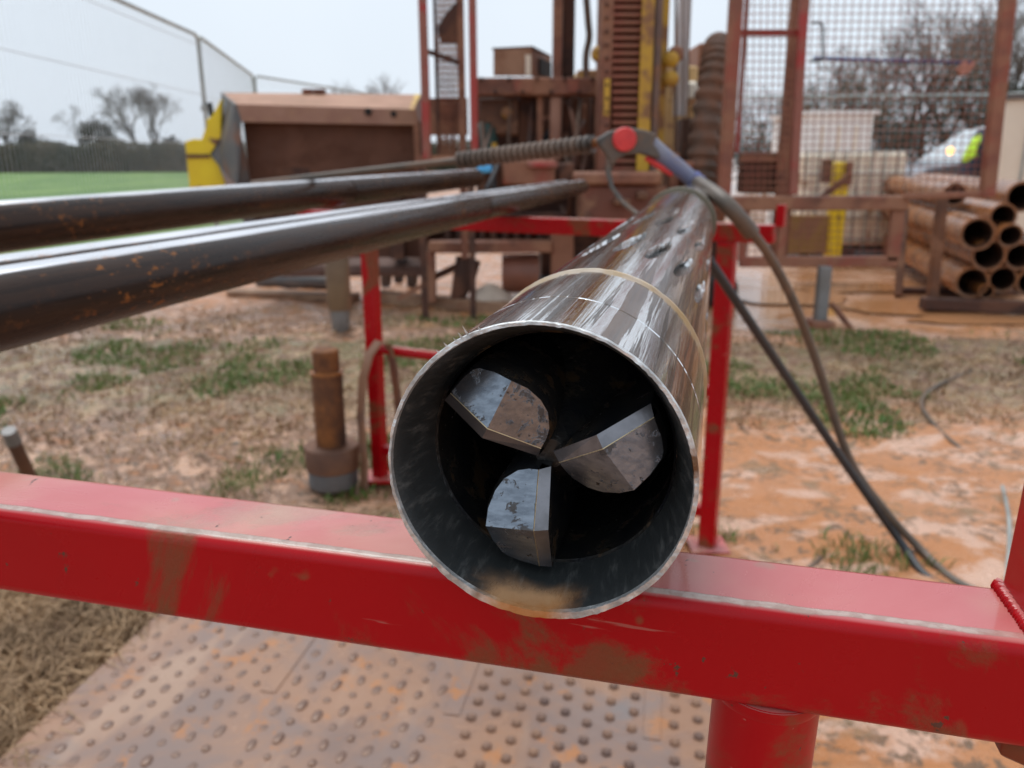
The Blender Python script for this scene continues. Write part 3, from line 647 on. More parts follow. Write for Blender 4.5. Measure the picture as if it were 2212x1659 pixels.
tag(MB().tube(smooth_path([V(1500, 520, 1.9), V(1542, 578, 1.92), V(1610, 680, 1.98), V(1700, 815, 2.05), V(1790, 950, 2.1), V(1870, 1065, 2.12), V(1945, 1170, 2.12), g2, g2+Vector((.1, -.13, 0)), g2+Vector((.2, -.3, 0))]), .0118, 12).build('hose', M['black'], smooth=True), 'black rubber hose hanging beside the rear trestle leg down to the clay', 'hose')
tag(MB().tube(smooth_path([G(1740, 1235, .0), G(1800, 1190, .01), G(1870, 1168, .012), G(1960, 1166, .008), G(2060, 1180, .0), G(2120, 1200, -.01)]), .009, 10).build('hose', M['hose'], smooth=True), 'short muddy loop of hose half buried in clay behind the front trestle', 'hose')
tag(MB().tube(smooth_path([G(2100, 800, .0), G(2020, 835, .012), G(1990, 870, .012), G(2020, 920, .012), G(2070, 965, .006), G(2100, 985, -.01)]), .009, 10).build('hose', M['hose'], smooth=True), 'thin grey hose curling over the grass strip at right', 'hose')
tag(MB().tube(smooth_path([G(2165, 1050, .0), G(2178, 1110, .012), G(2180, 1180, .012), G(2172, 1260, .006)]), .006, 8).build('rope', M['galv'], smooth=True), 'thin pale rope lying on clay beside the front trestle upright', 'rope')

# ------------------------------------------------------------------ tools standing in the grass
b_ = G(722, 1048); sub = thing('drill_adapter', 'rusty stepped drill adapter standing on the clay beside the trestle strap', 'drill adapter', b_)
kk = .0895
MB().lathe([(.078, .0), (.083, .004), (.085, .062), (.083, .066)], 40, b_).build('threaded_base', M['grey_d'], sub, smooth=True)
for i in range(4): MB().lathe([(.0845, .012+i*.012), (.0870, .016+i*.012), (.0845, .020+i*.012)], 40, b_, cap=False).build('thread', M['grey_d'], sub, smooth=True)
MB().lathe([(.086, .066), (.092, .070), (.0955, .150), (.093, .154), (.055, .155)], 40, b_).build('flange', M['rust_d'], sub, smooth=True)
MB().lathe([(.050, .155), (.052, .16), (.053, .40), (.051, .408)], 32, b_).build('spigot', M['rust'], sub, smooth=True)
MB().lathe([(.050, .408), (.057, .410), (.057, .420), (.048, .422)], 32, b_).build('collar', M['casing'], sub, smooth=True)
MB().lathe([(.045, .422), (.0455, .49), (.041, .495)], 32, b_).build('pin', M['rust'], sub, smooth=True)
b_ = G(737, 716); s2 = thing('drill_collar', 'brown tapered drill collar standing in grass under the rods', 'drill collar', b_)
MB().lathe([(.055, 0), (.058, .01), (.066, .14), (.067, .15)], 32, b_).build('taper', M['grey'], s2, smooth=True)
MB().lathe([(.074, .15), (.078, .155), (.078, .56), (.072, .57)], 32, b_).build('sleeve', surf('sleeve_brown', (.22, .14, .08), (.16, .10, .06), 5, .6, mud=.3), s2, smooth=True)
st = thing('stake', 'rusty steel stake with pale knocked cap leaning behind the front rail', 'stake', G(75, 1100))
s0, s1 = G(92, 1090, -.02), V(18, 930, 2.42)
MB().tube([s0, s0.lerp(s1, .85)], .021, 14).build('shaft', M['rust_d'], st, smooth=True)
MB().tube([s0.lerp(s1, .85), s1], [.024, .022], 14).build('cap', M['grey'], st, smooth=True)
pa, pb = G(500, 632, .03), G(770, 642, .03)
tag(MB().bar(pa, pb, .16, .05).build('timber_plank', M['wood'], bevel=.006), 'weathered timber plank lying in the grass in front of the bucket', 'plank')
pa, pb = G(560, 605, .05), G(720, 612, .05)
tag(MB().tube([pa, pb], .07, 14).build('steel_tube', M['grey_d'], smooth=True), 'dark steel tube lying on the ground behind the timber plank', 'tube')
tag(MB().bar(G(810, 640, .04), G(1120, 668, .04), .12, .09).build('timber_plank', M['wood'], bevel=.006), 'muddy timber bearer lying in front of the rig jacks', 'plank')


# ------------------------------------------------------------------ loader bucket on the left
Yb = 6.3
bk = thing('loader_bucket', 'large mud-caked steel loader bucket with dark hollow front and holed lip', 'bucket', V(700, 400, Yb+.3)*1.0)
bk.location.z = 0
TL, TR = V(482, 200, Yb+.62), V(903, 204, Yb+.62); FL, FR = V(511, 225, Yb), V(890, 236, Yb); BL, BR = V(522, 263, Yb-.02), V(899, 270, Yb-.02)
th_ = Vector((0, 0, -.02))
MB().prism([TL, TR, FR, FL], th_).build('top_plate', surf('bucket_top_mud', (.40, .20, .115), (.34, .15, .085), 3, .6, mud=.4, mudc=(.44, .24, .15)), bk)
lip = MB().prism([FL, FR, BR, BL], (0, .025, -.004)).build('lip', surf('bucket_lip_mud', (.34, .175, .115), (.27, .125, .08), 4, .6, mud=.35, mudc=(.40, .21, .13)), bk)
for x, y, r_ in ((795, 241, .027), (850, 246, .022)):
    MB().lathe([(r_, .0), (r_, .012)], 16, V(x, y, Yb-.026), (0, 1, 0)).build('bolt_hole', M['void'], lip)
zb_ = .35
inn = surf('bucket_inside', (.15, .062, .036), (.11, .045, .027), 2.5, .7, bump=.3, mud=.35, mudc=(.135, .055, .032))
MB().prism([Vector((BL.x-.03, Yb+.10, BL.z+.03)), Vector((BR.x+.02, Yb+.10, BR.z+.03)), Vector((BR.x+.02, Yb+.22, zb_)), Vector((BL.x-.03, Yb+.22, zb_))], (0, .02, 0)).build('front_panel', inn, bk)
MB().vbox(590, 318, 668, 380, Yb+.14, .012).build('patch_plate', M['mudsteel_d'], bk, bevel=.02)
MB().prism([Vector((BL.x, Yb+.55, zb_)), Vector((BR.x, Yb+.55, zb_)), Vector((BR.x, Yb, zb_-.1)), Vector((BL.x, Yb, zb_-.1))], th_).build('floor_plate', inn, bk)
sl = [TL, FL, BL, V(516, 400, Yb), Vector((BL.x, Yb, zb_-.1)), Vector((BL.x-.03, Yb+.6, zb_))]
MB().prism(sl, (-.022, 0, 0)).build('side_plate', M['grey_d'], bk)
MB().prism([V(481, 199, Yb+.66), V(511, 226, Yb-.004), V(522, 264, Yb-.026), V(515, 404, Yb-.026), V(494, 404, Yb+.0), V(476, 357, Yb+.2), V(455, 333, Yb+.3), V(478, 298, Yb+.3)], (-.012, .0, 0)).build('wear_plate', M['grey_d'], bk)
MB().prism([TR, FR, BR, Vector((BR.x, Yb, zb_-.1)), Vector((BR.x, Yb+.6, zb_))], (.022, 0, 0)).build('side_plate', M['mudsteel'], bk)
MB().prism([V(884, 236, Yb-.01), V(896, 206, Yb+.5), V(908, 206, Yb+.5), V(893, 237, Yb-.01)], (0, .02, .01)).build('corner_gusset', M['yellow_m'], bk)
for x0, x1 in ((652, 672), (676, 700)): MB().vbox(x0, 192, x1, 201, Yb+.55, .07).build('lug', M['mudsteel'], bk)
yp = [(477, 214), (477, 298), (453, 333), (474, 357), (491, 412), (410, 412), (399, 306), (418, 300), (435, 301), (446, 270), (444, 260), (458, 250)]
ypl = MB().prism([V(x, y, Yb+.28) for x, y in yp], (0, .06, 0)).build('yellow_side_arm', M['yellow'], bk, bevel=.006)
MB().tube([V(452, 222, Yb+.33), V(458, 252, Yb+.33)], .022, 10).build('grease_pin', M['black'], ypl, smooth=True)
MB().vbox(402, 333, 452, 341, Yb+.265, .02).build('seam', M['rust_d'], ypl)
for k, (x, w2) in enumerate(((560, 30), (840, 30))):
    MB().vbox(x, 400, x+w2, 560, Yb+.1, .3).build('stand_leg', M['mudsteel_d'], bk)

# ------------------------------------------------------------------ fence panels
def fence_panel(label, a, b_, ztop=2.4, wires=True, group='mesh fence panels round the site', sp=.045, wr=.0016, hor=5, corner=.09):
    a, b_ = Vector((a[0], a[1], 0)), Vector((b_[0], b_[1], 0)); d = (b_-a).normalized(); L = (b_-a).length; o = thing('mesh_fence', label, 'fence', (a+b_)/2, group)
    u = Vector((0, 0, 1)); P = lambda s_, z: a+d*s_+u*z
    path = [P(0, .08), P(0, ztop-corner)]+[P(corner*(1-math.cos(t_)), ztop-corner+corner*math.sin(t_)) for t_ in (.4, .8, 1.2, math.pi/2)]+[P(L-corner, ztop)]+[P(L-corner+corner*math.sin(t_), ztop-corner+corner*math.cos(t_)) for t_ in (.4, .8, 1.2, math.pi/2)]+[P(L, .08)]
    MB().tube(path, .019, 8).build('frame', M['galv'], o, smooth=True)
    MB().tube([P(0, .16), P(L, .16)], .014, 6).build('bottom_rail', M['galv'], o, smooth=True)
    if wires:
        m = MB(); k = int(L/sp)
        for i in range(1, k): m.tube([P(i*L/k, .16), P(i*L/k, ztop-.01)], wr, 3, cap=False)
        for i in range(hor): m.tube([P(0, .25+i*(ztop-.35)/(hor-1)), P(L, .25+i*(ztop-.35)/(hor-1))], wr*1.3, 3, cap=False)
        q = m.build('wire_infill', M['wire'], o); q['kind'] = 'stuff'
    for e in (0, L): MB().box(P(e, .06), (.22, .62, .12)).build('foot_block', M['black'], o, bevel=.02)
    return o
fa, fb, fc = G(426, 76, 2.4), G(546, 163, 2.4), G(868, 214, 2.4)
d0 = (G(255, 0, 2.4)-fa).normalized()
fence_panel('galvanised mesh fence panel nearest the camera, cut by the frame edge', fa+d0*5.6, fa, sp=.06, wr=.0024)
fence_panel('galvanised mesh fence panel with sloping top rail beside the yellow bucket arm', fa+(fb-fa).normalized()*.05, fb)
fence_panel('galvanised mesh fence panel running behind the loader bucket', fb+(fc-fb).normalized()*.05, fc)
MB_ = MB().box(fa-Vector((0, 0, .75)), (.07, .05, .06)); tag(MB_.build('fence_clip', M['galv']), 'steel clip joining the near fence panels at their upright', 'clip')
def fx(px, Y): return V(px, 300, Y).x
fpts = [(fx(1480, 13.4), 13.4), (fx(1790, 13.2), 13.2), (fx(2155, 13.0), 13.0), (fx(2420, 11.4), 11.4)]
for i, lb in enumerate(('galvanised fence panel behind the rig mast, below the trees', 'galvanised fence panel behind the cream tank, seen through cage mesh', 'galvanised fence panel behind the pale cabin at the frame edge')):
    fence_panel(lb, fpts[i], fpts[i+1], ztop=2.0, sp=.09, wr=.002)

# ------------------------------------------------------------------ drilling rig
Yr = 6.6
rig = thing('drilling_rig', 'mud-covered drilling rig with yellow and brown ladder mast', 'drilling rig', (V(1350, 500, Yr).x, Yr, 0))
# mast
mast = MB().vbox(1297, -260, 1324, 486, Yr-.5, .30).build('mast', M['mudsteel'], rig, bevel=.01)
MB().vbox(1392, -260, 1397, 486, Yr-.5, .30).build('mast_flange', M['mudsteel'], mast)
MB().vbox(1386, -260, 1413, 380, Yr-.53, .03).build('yellow_rail', M['yellow_m'], mast)
MB().vbox(1416, -260, 1430, 420, Yr-.50, .22).build('mast_flange', surf('mast_grey', (.20, .13, .105), (.15, .10, .085), 5, .6, mud=.3), mast, bevel=.006)
MB().vbox(1428, -260, 1446, 330, Yr-.30, .12).build('yellow_back_rail', M['yellow_m'], mast)
MB().vbox(1305, 170, 1317, 250, Yr-.515, .012).build('yellow_patch', M['yellow_m'], mast)
MB().vbox(1322, -260, 1394, 486, Yr-.36, .02).build('mast_web', M['mudsteel_d'], mast)
rungs = None
for i in range(44):
    y = -250+i*16.6; c = V(1358, y, Yr-.47); xa, xb2 = V(1326, y, Yr-.47).x, V(1391, y, Yr-.47).x
    if rungs is None:
        rungs = MB().add([Vector((sx*.115, sy*.02, sz)) for sx in (-1, 1) for sy, sz in ((-1, -.012), (1, -.020), (1, .020), (-1, .012))], [(0, 1, 2, 3), (7, 6, 5, 4), (0, 4, 5, 1), (1, 5, 6, 2), (2, 6, 7, 3), (3, 7, 4, 0)]).build('rung', M['cagepaint'], mast, local=True)
        rungs.location = at_loc(c, mast)
    else: inst(rungs, 'rung', mast, at_loc(c, mast))
for y in (130, 172): MB().lathe([(.04, 0), (.055, .02), (.055, .05), (.03, .07)], 12, V(1448, y, Yr-.32), (0, -1, 0)).build('pulley', M['yellow_m'], mast, smooth=True)
MB().lathe([(.05, 0), (.06, .03), (.04, .06)], 12, V(1458, 118, Yr-.3), (0, -1, 0)).build('pulley', M['mudsteel'], mast, smooth=True)
MB().lathe([(.05, 0), (.06, .03), (.04, .06)], 12, V(1293, 118, Yr-.3), (0, -1, 0)).build('pulley', M['yellow_m'], mast, smooth=True)
for x, r_ in ((1461, .011), (1478, .006), (1489, .006)):
    MB().tube([V(x, -260, Yr-.2), V(x-3, 430, Yr-.2)], r_, 6).build('winch_cable', M['hose_m'], rig, smooth=True)
MB().vbox(1466, -260, 1495, 250, Yr+.1, .012).build('clear_guard', surf('pale_guard', (.66, .66, .68), (.6, .6, .63), 2, .4), rig)
# side column pair, hose
MB().vbox(1196, -260, 1216, 168, Yr, .12).build('side_column', M['mudsteel'], rig, bevel=.01)
MB().vbox(1217, -260, 1244, 166, Yr+.1, .12).build('side_column', M['mudsteel_d'], rig, bevel=.01)
hp2 = [V(x, y, Yr+.05) for x, y in ((1262, -260), (1264, -60), (1270, 40), (1273, 80), (1266, 120), (1266, 170))]
MB().tube(smooth_path(hp2), .026, 10).build('hydraulic_hose', M['hose_m'], rig, smooth=True)
MB().vbox(1015, 167, 1296, 206, Yr-.12, .18).build('cross_beam', M['mudsteel'], rig, bevel=.012)
MB().vbox(1110, 174, 1150, 199, Yr-.135, .014).build('beam_plate', M['cagepaint'], rig)
MB().vbox(1225, 172, 1250, 198, Yr-.135, .014).build('beam_plate', M['cagepaint'], rig)
# open toolbox on top
bx0 = thing('toolbox', 'muddy open-ended steel toolbox sitting on the rig cross beam', 'toolbox', V(1130, 164, Yr+.2))
tb = MB(); a_, b2_, c_, d_ = V(1066, 107, Yr-.05), V(1148, 103, Yr-.05), V(1148, 164, Yr-.05), V(1066, 164, Yr-.05)
tb.prism([a_, b2_, c_, d_], (0, .012, 0)).build('front_panel', surf('toolbox_tan', (.36, .20, .12), (.28, .14, .08), 4, .6, mud=.3), bx0)
tr_ = V(1190, 148, Yr+.55)
MB().prism([a_+Vector((-.01, 0, .012)), b2_+Vector((.01, 0, .012)), Vector((tr_.x, tr_.y, b2_.z+.012)), Vector((a_.x+.1, tr_.y, b2_.z+.012))], (0, 0, -.014)).build('lid', M['mudsteel_d'], bx0)
MB().prism([b2_+Vector((.0, .012, 0)), Vector((tr_.x, tr_.y, b2_.z)), Vector((tr_.x, tr_.y, c_.z)), c_+Vector((0, .012, 0))], (-.01, 0, 0)).build('end_panel', M['mudsteel'], bx0)
e1, e2_ = Vector((b2_.x, b2_.y, 0)), Vector((tr_.x, tr_.y, 0)); q = lambda t_, z: e1.lerp(e2_, t_)+Vector((.012, 0, z))
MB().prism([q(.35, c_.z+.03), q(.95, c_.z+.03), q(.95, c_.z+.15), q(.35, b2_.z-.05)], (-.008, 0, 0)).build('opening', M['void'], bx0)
MB().vbox(1135, 118, 1147, 163, Yr-.055, .01).build('sticker', M['creamp'], bx0)
# body below the beam
MB().vbox(1030, 206, 1300, 480, Yr+.55, .3).build('engine_bay', M['mudsteel_d'], rig)
MB().vbox(1035, 212, 1120, 292, Yr+.05, .3).build('valve_box', M['rust_d'], rig, bevel=.015)
MB().vbox(1120, 206, 1165, 335, Yr+.1, .25).build('valve_box', M['mudsteel_d'], rig, bevel=.015)
MB().lathe([(.035, 0), (.045, .03), (.02, .05)], 12, V(1095, 243, Yr+.03), (0, -1, 0)).build('gauge', M['yellow_m'], rig, smooth=True)
MB().vbox(1160, 206, 1172, 345, Yr-.05, .06).build('strut', M['mudsteel'], rig)
MB().vbox(1188, 206, 1213, 350, Yr-.08, .09).build('hydraulic_ram', surf('ram_tan', (.38, .20, .135), (.31, .15, .10), 4, .55), rig, bevel=.02)
for x0, x1, y0, y1 in ((1215, 1232, 206, 345), (1236, 1250, 210, 350), (1258, 1266, 225, 330), (1276, 1292, 206, 390)): MB().vbox(x0, y0, x1, y1, Yr+.12, .08).build('strut', M['mudsteel_d'] if x0 != 1258 else M['mudsteel'], rig, bevel=.01)
MB().vbox(1165, 250, 1190, 258, Yr, .05).build('bracket', M['mudsteel'], rig)
MB().tube(smooth_path([V(1165, 330, Yr+.1), V(1178, 300, Yr+.1), V(1192, 282, Yr+.1)]), .03, 8).build('hydraulic_hose', M['black'], rig, smooth=True)
MB().lathe([(.085, 0), (.09, .02), (.09, .26), (.06, .30)], 20, Vector((V(1050, 345, Yr-.05).x, Yr+.1, V(1050, 352, Yr-.05).z))).build('filter_can', M['green'], rig, smooth=True)
MB().vbox(1062, 308, 1073, 345, Yr-.1, .05).build('bracket', M['yellow_m'], rig)
# clamp table and lower body
MB().vbox(1085, 345, 1200, 400, Yr-.75, .35).build('control_box', M['cagepaint'], rig, bevel=.02)
MB().vbox(1140, 350, 1205, 362, Yr-.80, .05).build('guard_bar', M['red_thin'], rig, bevel=.006)
MB().vbox(1205, 352, 1240, 396, Yr-.7, .2).build('control_box', M['mudsteel_d'], rig, bevel=.015)
MB().vbox(1242, 372, 1430, 400, Yr-.95, .5).build('rod_clamp', M['mudsteel'], rig, bevel=.02)
MB().vbox(1255, 400, 1440, 478, Yr-.9, .45).build('clamp_table', surf('clamp_redbrown', (.20, .06, .035), (.15, .05, .03), 4, .6, mud=.3), rig, bevel=.02)
MB().vbox(1428, 348, 1500, 362, Yr-.9, .2).build('guard_bar', M['mudsteel'], rig, bevel=.008)
for x0, x1, y0, y1, dd, mm in ((1446, 1468, 330, 420, -.4, 'mudsteel'), (1470, 1500, 255, 400, -.1, 'mudsteel_d'), (1505, 1530, 330, 470, -.3, 'cagepaint'), (1440, 1560, 365, 480, .0, 'mudsteel_d'), (1535, 1560, 340, 480, -.35, 'mudsteel')): MB().vbox(x0, y0, x1, y1, Yr+dd, .2).build('housing', M[mm], rig, bevel=.012)
MB().tube(smooth_path([V(1080, 345, Yr-.5), V(1074, 362, Yr-.7), V(1060, 392, Yr-.9), V(1050, 410, Yr-1.0)]), .016, 8).build('hydraulic_hose', M['black'], rig, smooth=True)
MB().vbox(1030, 352, 1062, 374, Yr-.95, .06).build('blue_tag', M['blue'], rig, bevel=.02)
MB().vbox(925, 522, 1192, 547, Yr-.55, .16).build('lower_beam', M['mudsteel'], rig, bevel=.012)
MB().vbox(900, 488, 1240, 530, Yr+.2, .05).build('back_plate', M['mudsteel_d'], rig)
for i in range(9): MB().vbox(960+i*25, 492, 972+i*25, 520, Yr-.2, .06).build('rack_tooth', M['mudsteel_d'], rig, bevel=.006)
MB().vbox(900, 462, 1230, 494, Yr-.1, .2).build('lower_beam', M['mudsteel_d'], rig, bevel=.012)
MB().vbox(918, 547, 940, 655, Yr-.52, .1).build('jack_leg', M['mudsteel'], rig, bevel=.01)
MB().bar(V(935, 600, Yr-.4), V(1020, 560, Yr-.4), .05, .05).build('brace', M['mudsteel_d'], rig)
MB().tube([V(1012, 560, Yr-.45), V(1003, 600, Yr-.45), V(985, 655, Yr-.45)], [.10, .09, .05], 10).build('jack_leg', M['mudsteel_d'], rig, smooth=True)
MB().bar(V(860, 645, Yr-.5), V(925, 610, Yr-.5), .035, .035).build('brace', M['mudsteel'], rig)
dc = V(1124, 590, Yr-.35); MB().lathe([(.145, -.14), (.15, -.13), (.15, .12), (.145, .14)], 28, dc, (1, 0, .0)).build('drum', surf('drum_brown', (.24, .09, .055), (.18, .07, .045), 4, .5, mud=.3), rig, smooth=True)
MB().vbox(1170, 490, 1580, 640, Yr-.15, .8).build('undercarriage', M['mudsteel_d'], rig, bevel=.04)
trk = MB().vbox(1160, 600, 1600, 672, Yr-.35, .45).build('track', M['tyre'], rig, bevel=.09, seg=4)
for i in range(16):
    MB().vbox(1170+i*27, 604, 1182+i*27, 670, Yr-.375, .03).build('track_shoe', M['mudsteel_d'], trk)
MB().vbox(1190, 500, 1240, 600, Yr-.5, .12).build('jack_leg', M['cagepaint'], rig, bevel=.015)
tag(MB().lathe([(.15, 0), (.18, .05), (.15, .11), (.10, .15), (.03, .19)], 9, G(1062, 652)+Vector((0, -.3, 0))).build('sack', surf('pale_sack', (.58, .47, .38), (.48, .38, .30), 8, .7, bump=.5, bd=.02), smooth=True), 'pale crumpled sack on the ground between the rig jacks', 'sack')
for x, y, h_ in ((822, 600, .30), (850, 592, .34), (878, 600, .2)):
    p = G(x, y+22); tag(MB().prism([p, p+Vector((.09, 0, .0)), p+Vector((.12, 0, h_*.7)), p+Vector((.06, 0, h_)), p+Vector((.0, 0, h_*.6))], (.0, .05, .02)).build('boulder', M['grey_d'], bevel=.02), {822: 'tall dark slab of rock standing left of the rig brace', 850: 'highest dark rock slab beside the rig brace', 878: 'small dark stone nearest the rig jack leg'}[x], 'rock')

rq = random.Random(19)
for i in range(13):      # hydraulic hoses drooping across the front of the rig
    xa_ = rq.uniform(1040, 1280); xb_ = xa_+rq.uniform(-70, 120); ya_ = rq.uniform(205, 330); yb_ = rq.uniform(300, 470); dd = rq.uniform(-.35, .05)
    MB().tube(smooth_path([V(xa_, ya_, Yr+.05), V((xa_*2+xb_)/3, ya_+rq.uniform(40, 90), Yr+dd), V((xa_+2*xb_)/3, yb_+rq.uniform(10, 60), Yr+dd), V(xb_, yb_, Yr+.1)], 6), rq.uniform(.010, .020), 8).build('hydraulic_hose', M[rq.choice(('black', 'hose_m', 'hose', 'mudsteel_d'))], rig, smooth=True)
for i in range(9): MB().lathe([(.016, 0), (.016, .016), (.008, .02)], 6, V(1040+i*30, 171+(i % 2)*28, Yr-.121), (0, -1, 0)).build('bolt', M['mudsteel_d'], rig)
for i in range(16): MB().lathe([(.013, 0), (.013, .014), (.007, .018)], 6, V(1311, 10+i*29, Yr-.501), (0, -1, 0)).build('bolt', M['mudsteel_d'], mast)
for i in range(12):
    x_, y_ = rq.uniform(1250, 1560), rq.uniform(405, 620); w_, h_ = rq.uniform(12, 40), rq.uniform(10, 34)
    MB().vbox(x_, y_, x_+w_, y_+h_, Yr-.98-rq.uniform(0, .05) if x_ < 1420 and y_ < 470 else Yr-.45, .12).build('fitting', M[rq.choice(('mudsteel', 'mudsteel_d', 'rust_d', 'cagepaint'))], rig, bevel=.01)
# cab / power pack behind the mast
pk = thing('power_pack', 'rust-brown and pale yellow machine housing behind the mast', 'power pack', (V(1500, 300, Yr+1.2).x, Yr+1.2, 0))
MB().vbox(1430, 142, 1500, 480, Yr+.9, .6).build('yellow_housing', surf('pale_yellow_panel', (.66, .46, .20), (.58, .37, .17), 3, .5, mud=.25, mudc=(.40, .22, .13)), pk, bevel=.02)
MB().vbox(1500, 92, 1580, 480, Yr+1.0, .7).build('brown_housing', surf('rust_brown_panel', (.27, .095, .035), (.22, .08, .035), 3, .55), pk, bevel=.02)
MB().lathe([(.09, 0), (.09, .1), (.06, .14)], 16, V(1495, 205, Yr+.85), (-.3, -1, .2)).build('headlamp', M['creamp'], pk, smooth=True)
MB().vbox(1245, 150, 1300, 480, Yr+1.0, .5).build('yellow_housing', M['yellow_m'], pk, bevel=.02)

# big corrugated hose
ch = thing('corrugated_hose', 'thick mud-brown corrugated suction hose arched beside the mast', 'hose', (V(1530, 350, Yr-.3).x, Yr-.3, 0))
path = smooth_path([V(1512, 420, Yr-.45), V(1516, 350, Yr-.42), V(1528, 240, Yr-.38), V(1544, 150, Yr-.30), V(1550, 112, Yr-.18), V(1552, 104, Yr+.05), V(1552, 130, Yr+.35), V(1550, 220, Yr+.5), V(1548, 330, Yr+.55)], 14)
rr2 = [(.112 if i % 4 < 2 else .092) for i in range(len(path))]
MB().tube(path, rr2, 20).build('ribbed_tube', M['hose_m'], ch, smooth=True)
MB().vbox(1556, 258, 1571, 275, Yr-.4, .08).build('green_clip', surf('green_plastic', (.10, .50, .28), (.12, .45, .28), 5, .5), ch)

# ------------------------------------------------------------------ guard cages
def meshpanel(parent, name, corners, nx_, ny_, r_, mat):
    r_ *= .66
    """wire grid between four corners (tl, tr, br, bl)"""
    tl, tr, br, bl = corners; m = MB()
    for i in range(1, nx_): m.tube([tl.lerp(tr, i/nx_), bl.lerp(br, i/nx_)], r_, 4, cap=False)
    for j in range(1, ny_): m.tube([tl.lerp(bl, j/ny_), tr.lerp(br, j/ny_)], r_, 4, cap=False)
    o = m.build(name, mat, parent); o['kind'] = 'stuff'; return o
Yc = 5.7
lc = thing('guard_cage', 'tall narrow red guard cage standing left of the rig mast', 'guard cage', (V(965, 600, Yc).x, Yc, 0))
for x0, x1 in ((904, 922), (1012, 1029)): MB().vbox(x0, -260, x1, 345 if x0 < 1000 else 350, Yc, .055).build('post', M['red_thin'], lc, bevel=.006)
MB().vbox(936, -260, 943, 345, Yc+.25, .03).build('upright', M['mudsteel_d'], lc)
MB().vbox(988, -260, 1004, 560, Yc+.25, .05).build('upright', M['mudsteel'], lc, bevel=.006)
MB().bar(V(926, 112, Yc+.1), V(990, 135, Yc+.25), .022, .03).build('brace', M['mudsteel_d'], lc)
meshpanel(lc, 'wire_mesh', (V(942, -260, Yc+.26), V(990, -260, Yc+.26), V(990, 340, Yc+.26), V(942, 340, Yc+.26)), 10, 44, .0072, M['mudsteel'])
MB().prism([V(944, 60, Yc+.24), V(962, 30, Yc+.24), V(988, 2, Yc+.24), V(988, 92, Yc+.24), V(952, 92, Yc+.24)], (0, .012, 0)).build('mud_clod', M['mudsteel_d'], lc)
MB().vbox(924, 212, 1010, 292, Yc+.3, .03).build('kick_plate', M['mudsteel'], lc)
for x in (948, 962, 976): MB().vbox(x, 292, x+6, 345, Yc+.3, .02).build('bar', M['mudsteel_d'], lc)
MB().vbox(900, 335, 1035, 350, Yc+.02, .06).build('bottom_rail', M['mudsteel'], lc)
for x0, x1 in ((906, 920), (1013, 1026)): MB().vbox(x0, 350, x1, 690, Yc+.01, .04).build('leg', M['mudsteel_d'], lc)

Yg = 5.5
rc = thing('guard_cage', 'wide red-brown guard cage with square wire mesh right of the mast', 'guard cage', (V(1850, 600, Yg).x, Yg, 0))
MB().vbox(1573, -260, 1601, 455, Yg, .07).build('post', M['cagepaint'], rc, bevel=.006)
MB().vbox(1609, -260, 1617, 330, Yg+.3, .03).build('upright', M['red_thin'], rc)
MB().vbox(1701, -260, 1738, 560, Yg+.35, .07).build('post', M['mudsteel'], rc, bevel=.006)
MB().bar(V(1752, -260, Yg+.02), V(1713, 420, Yg+.02), .055, .04).build('door_post', M['red_thin'], rc, bevel=.006)
MB().vbox(1601, 63, 1738, 77, Yg+.05, .04).build('door_rail', M['red_thin'], rc, bevel=.004)
MB().bar(V(2205, -260, Yg-.1), V(2131, 425, Yg-.1), .09, .06).build('post', M['cagepaint'], rc, bevel=.008)
MB().vbox(1573, 424, 1965, 455, Yg-.02, .09).build('beam', M['mudsteel'], rc, bevel=.01)
MB().bar(V(1955, 425, Yg-.02), V(2150, 418, Yg-.12), .04, .04).build('bottom_rail', M['cagepaint'], rc, bevel=.006)
MB().vbox(1600, 555, 1940, 577, Yg, .06).build('lower_rail', M['cagepaint'], rc, bevel=.006)
MB().vbox(1922, 455, 1950, 565, Yg, .05).build('lower_post', M['cagepaint'], rc, bevel=.006)
for x0 in (1600, 1682): MB().vbox(x0, 455, x0+16, 565, Yg+.005, .04).build('lower_post', M['cagepaint'], rc)
meshpanel(rc, 'wire_mesh', (V(1752, -260, Yg+.03), V(2200, -260, Yg-.08), V(2136, 420, Yg-.08), V(1718, 424, Yg+.03)), 25, 40, .0042, M['cagepaint'])
meshpanel(rc, 'wire_mesh', (V(1600, -260, Yg+.03), V(1742, -260, Yg+.03), V(1716, 424, Yg+.03), V(1598, 424, Yg+.03)), 9, 40, .0042, M['cagepaint'])
meshpanel(rc, 'wire_mesh', (V(1600, 456, Yg+.03), V(1925, 456, Yg+.03), V(1922, 556, Yg+.03), V(1600, 556, Yg+.03)), 20, 7, .0038, M['cagepaint'])
MB().vbox(1608, 330, 1700, 418, Yg+.45, .2).build('mud_tray', M['mudsteel_d'], rc, bevel=.02)
MB().vbox(1600, 335, 1720, 350, Yg+.42, .05).build('tray_rail', M['mudsteel'], rc)
b_ = MB().tube(smooth_path([V(1752, 50, Yg), V(1775, 52, Yg-.02), V(1777, 90, Yg-.02), V(1775, 128, Yg-.02), V(1750, 132, Yg)]), .008, 8).build('handle', M['grey_d'], rc, smooth=True)
jk = thing('support_jack', 'grey square steel prop under the guard cage standing in wet clay', 'prop', (V(1778, 700, Yg-.05).x, Yg-.02, 0))
MB().vbox(1768, 577, 1793, 702, Yg-.08, .075).build('leg', M['grey'], jk, bevel=.006)
MB().vbox(1758, 697, 1806, 712, Yg-.16, .2).build('foot_plate', M['mudsteel'], jk, bevel=.006)
MB().bar(V(1795, 655, Yg), V(1840, 712, Yg-.1), .03, .03).build('brace', M['mudsteel'], jk)
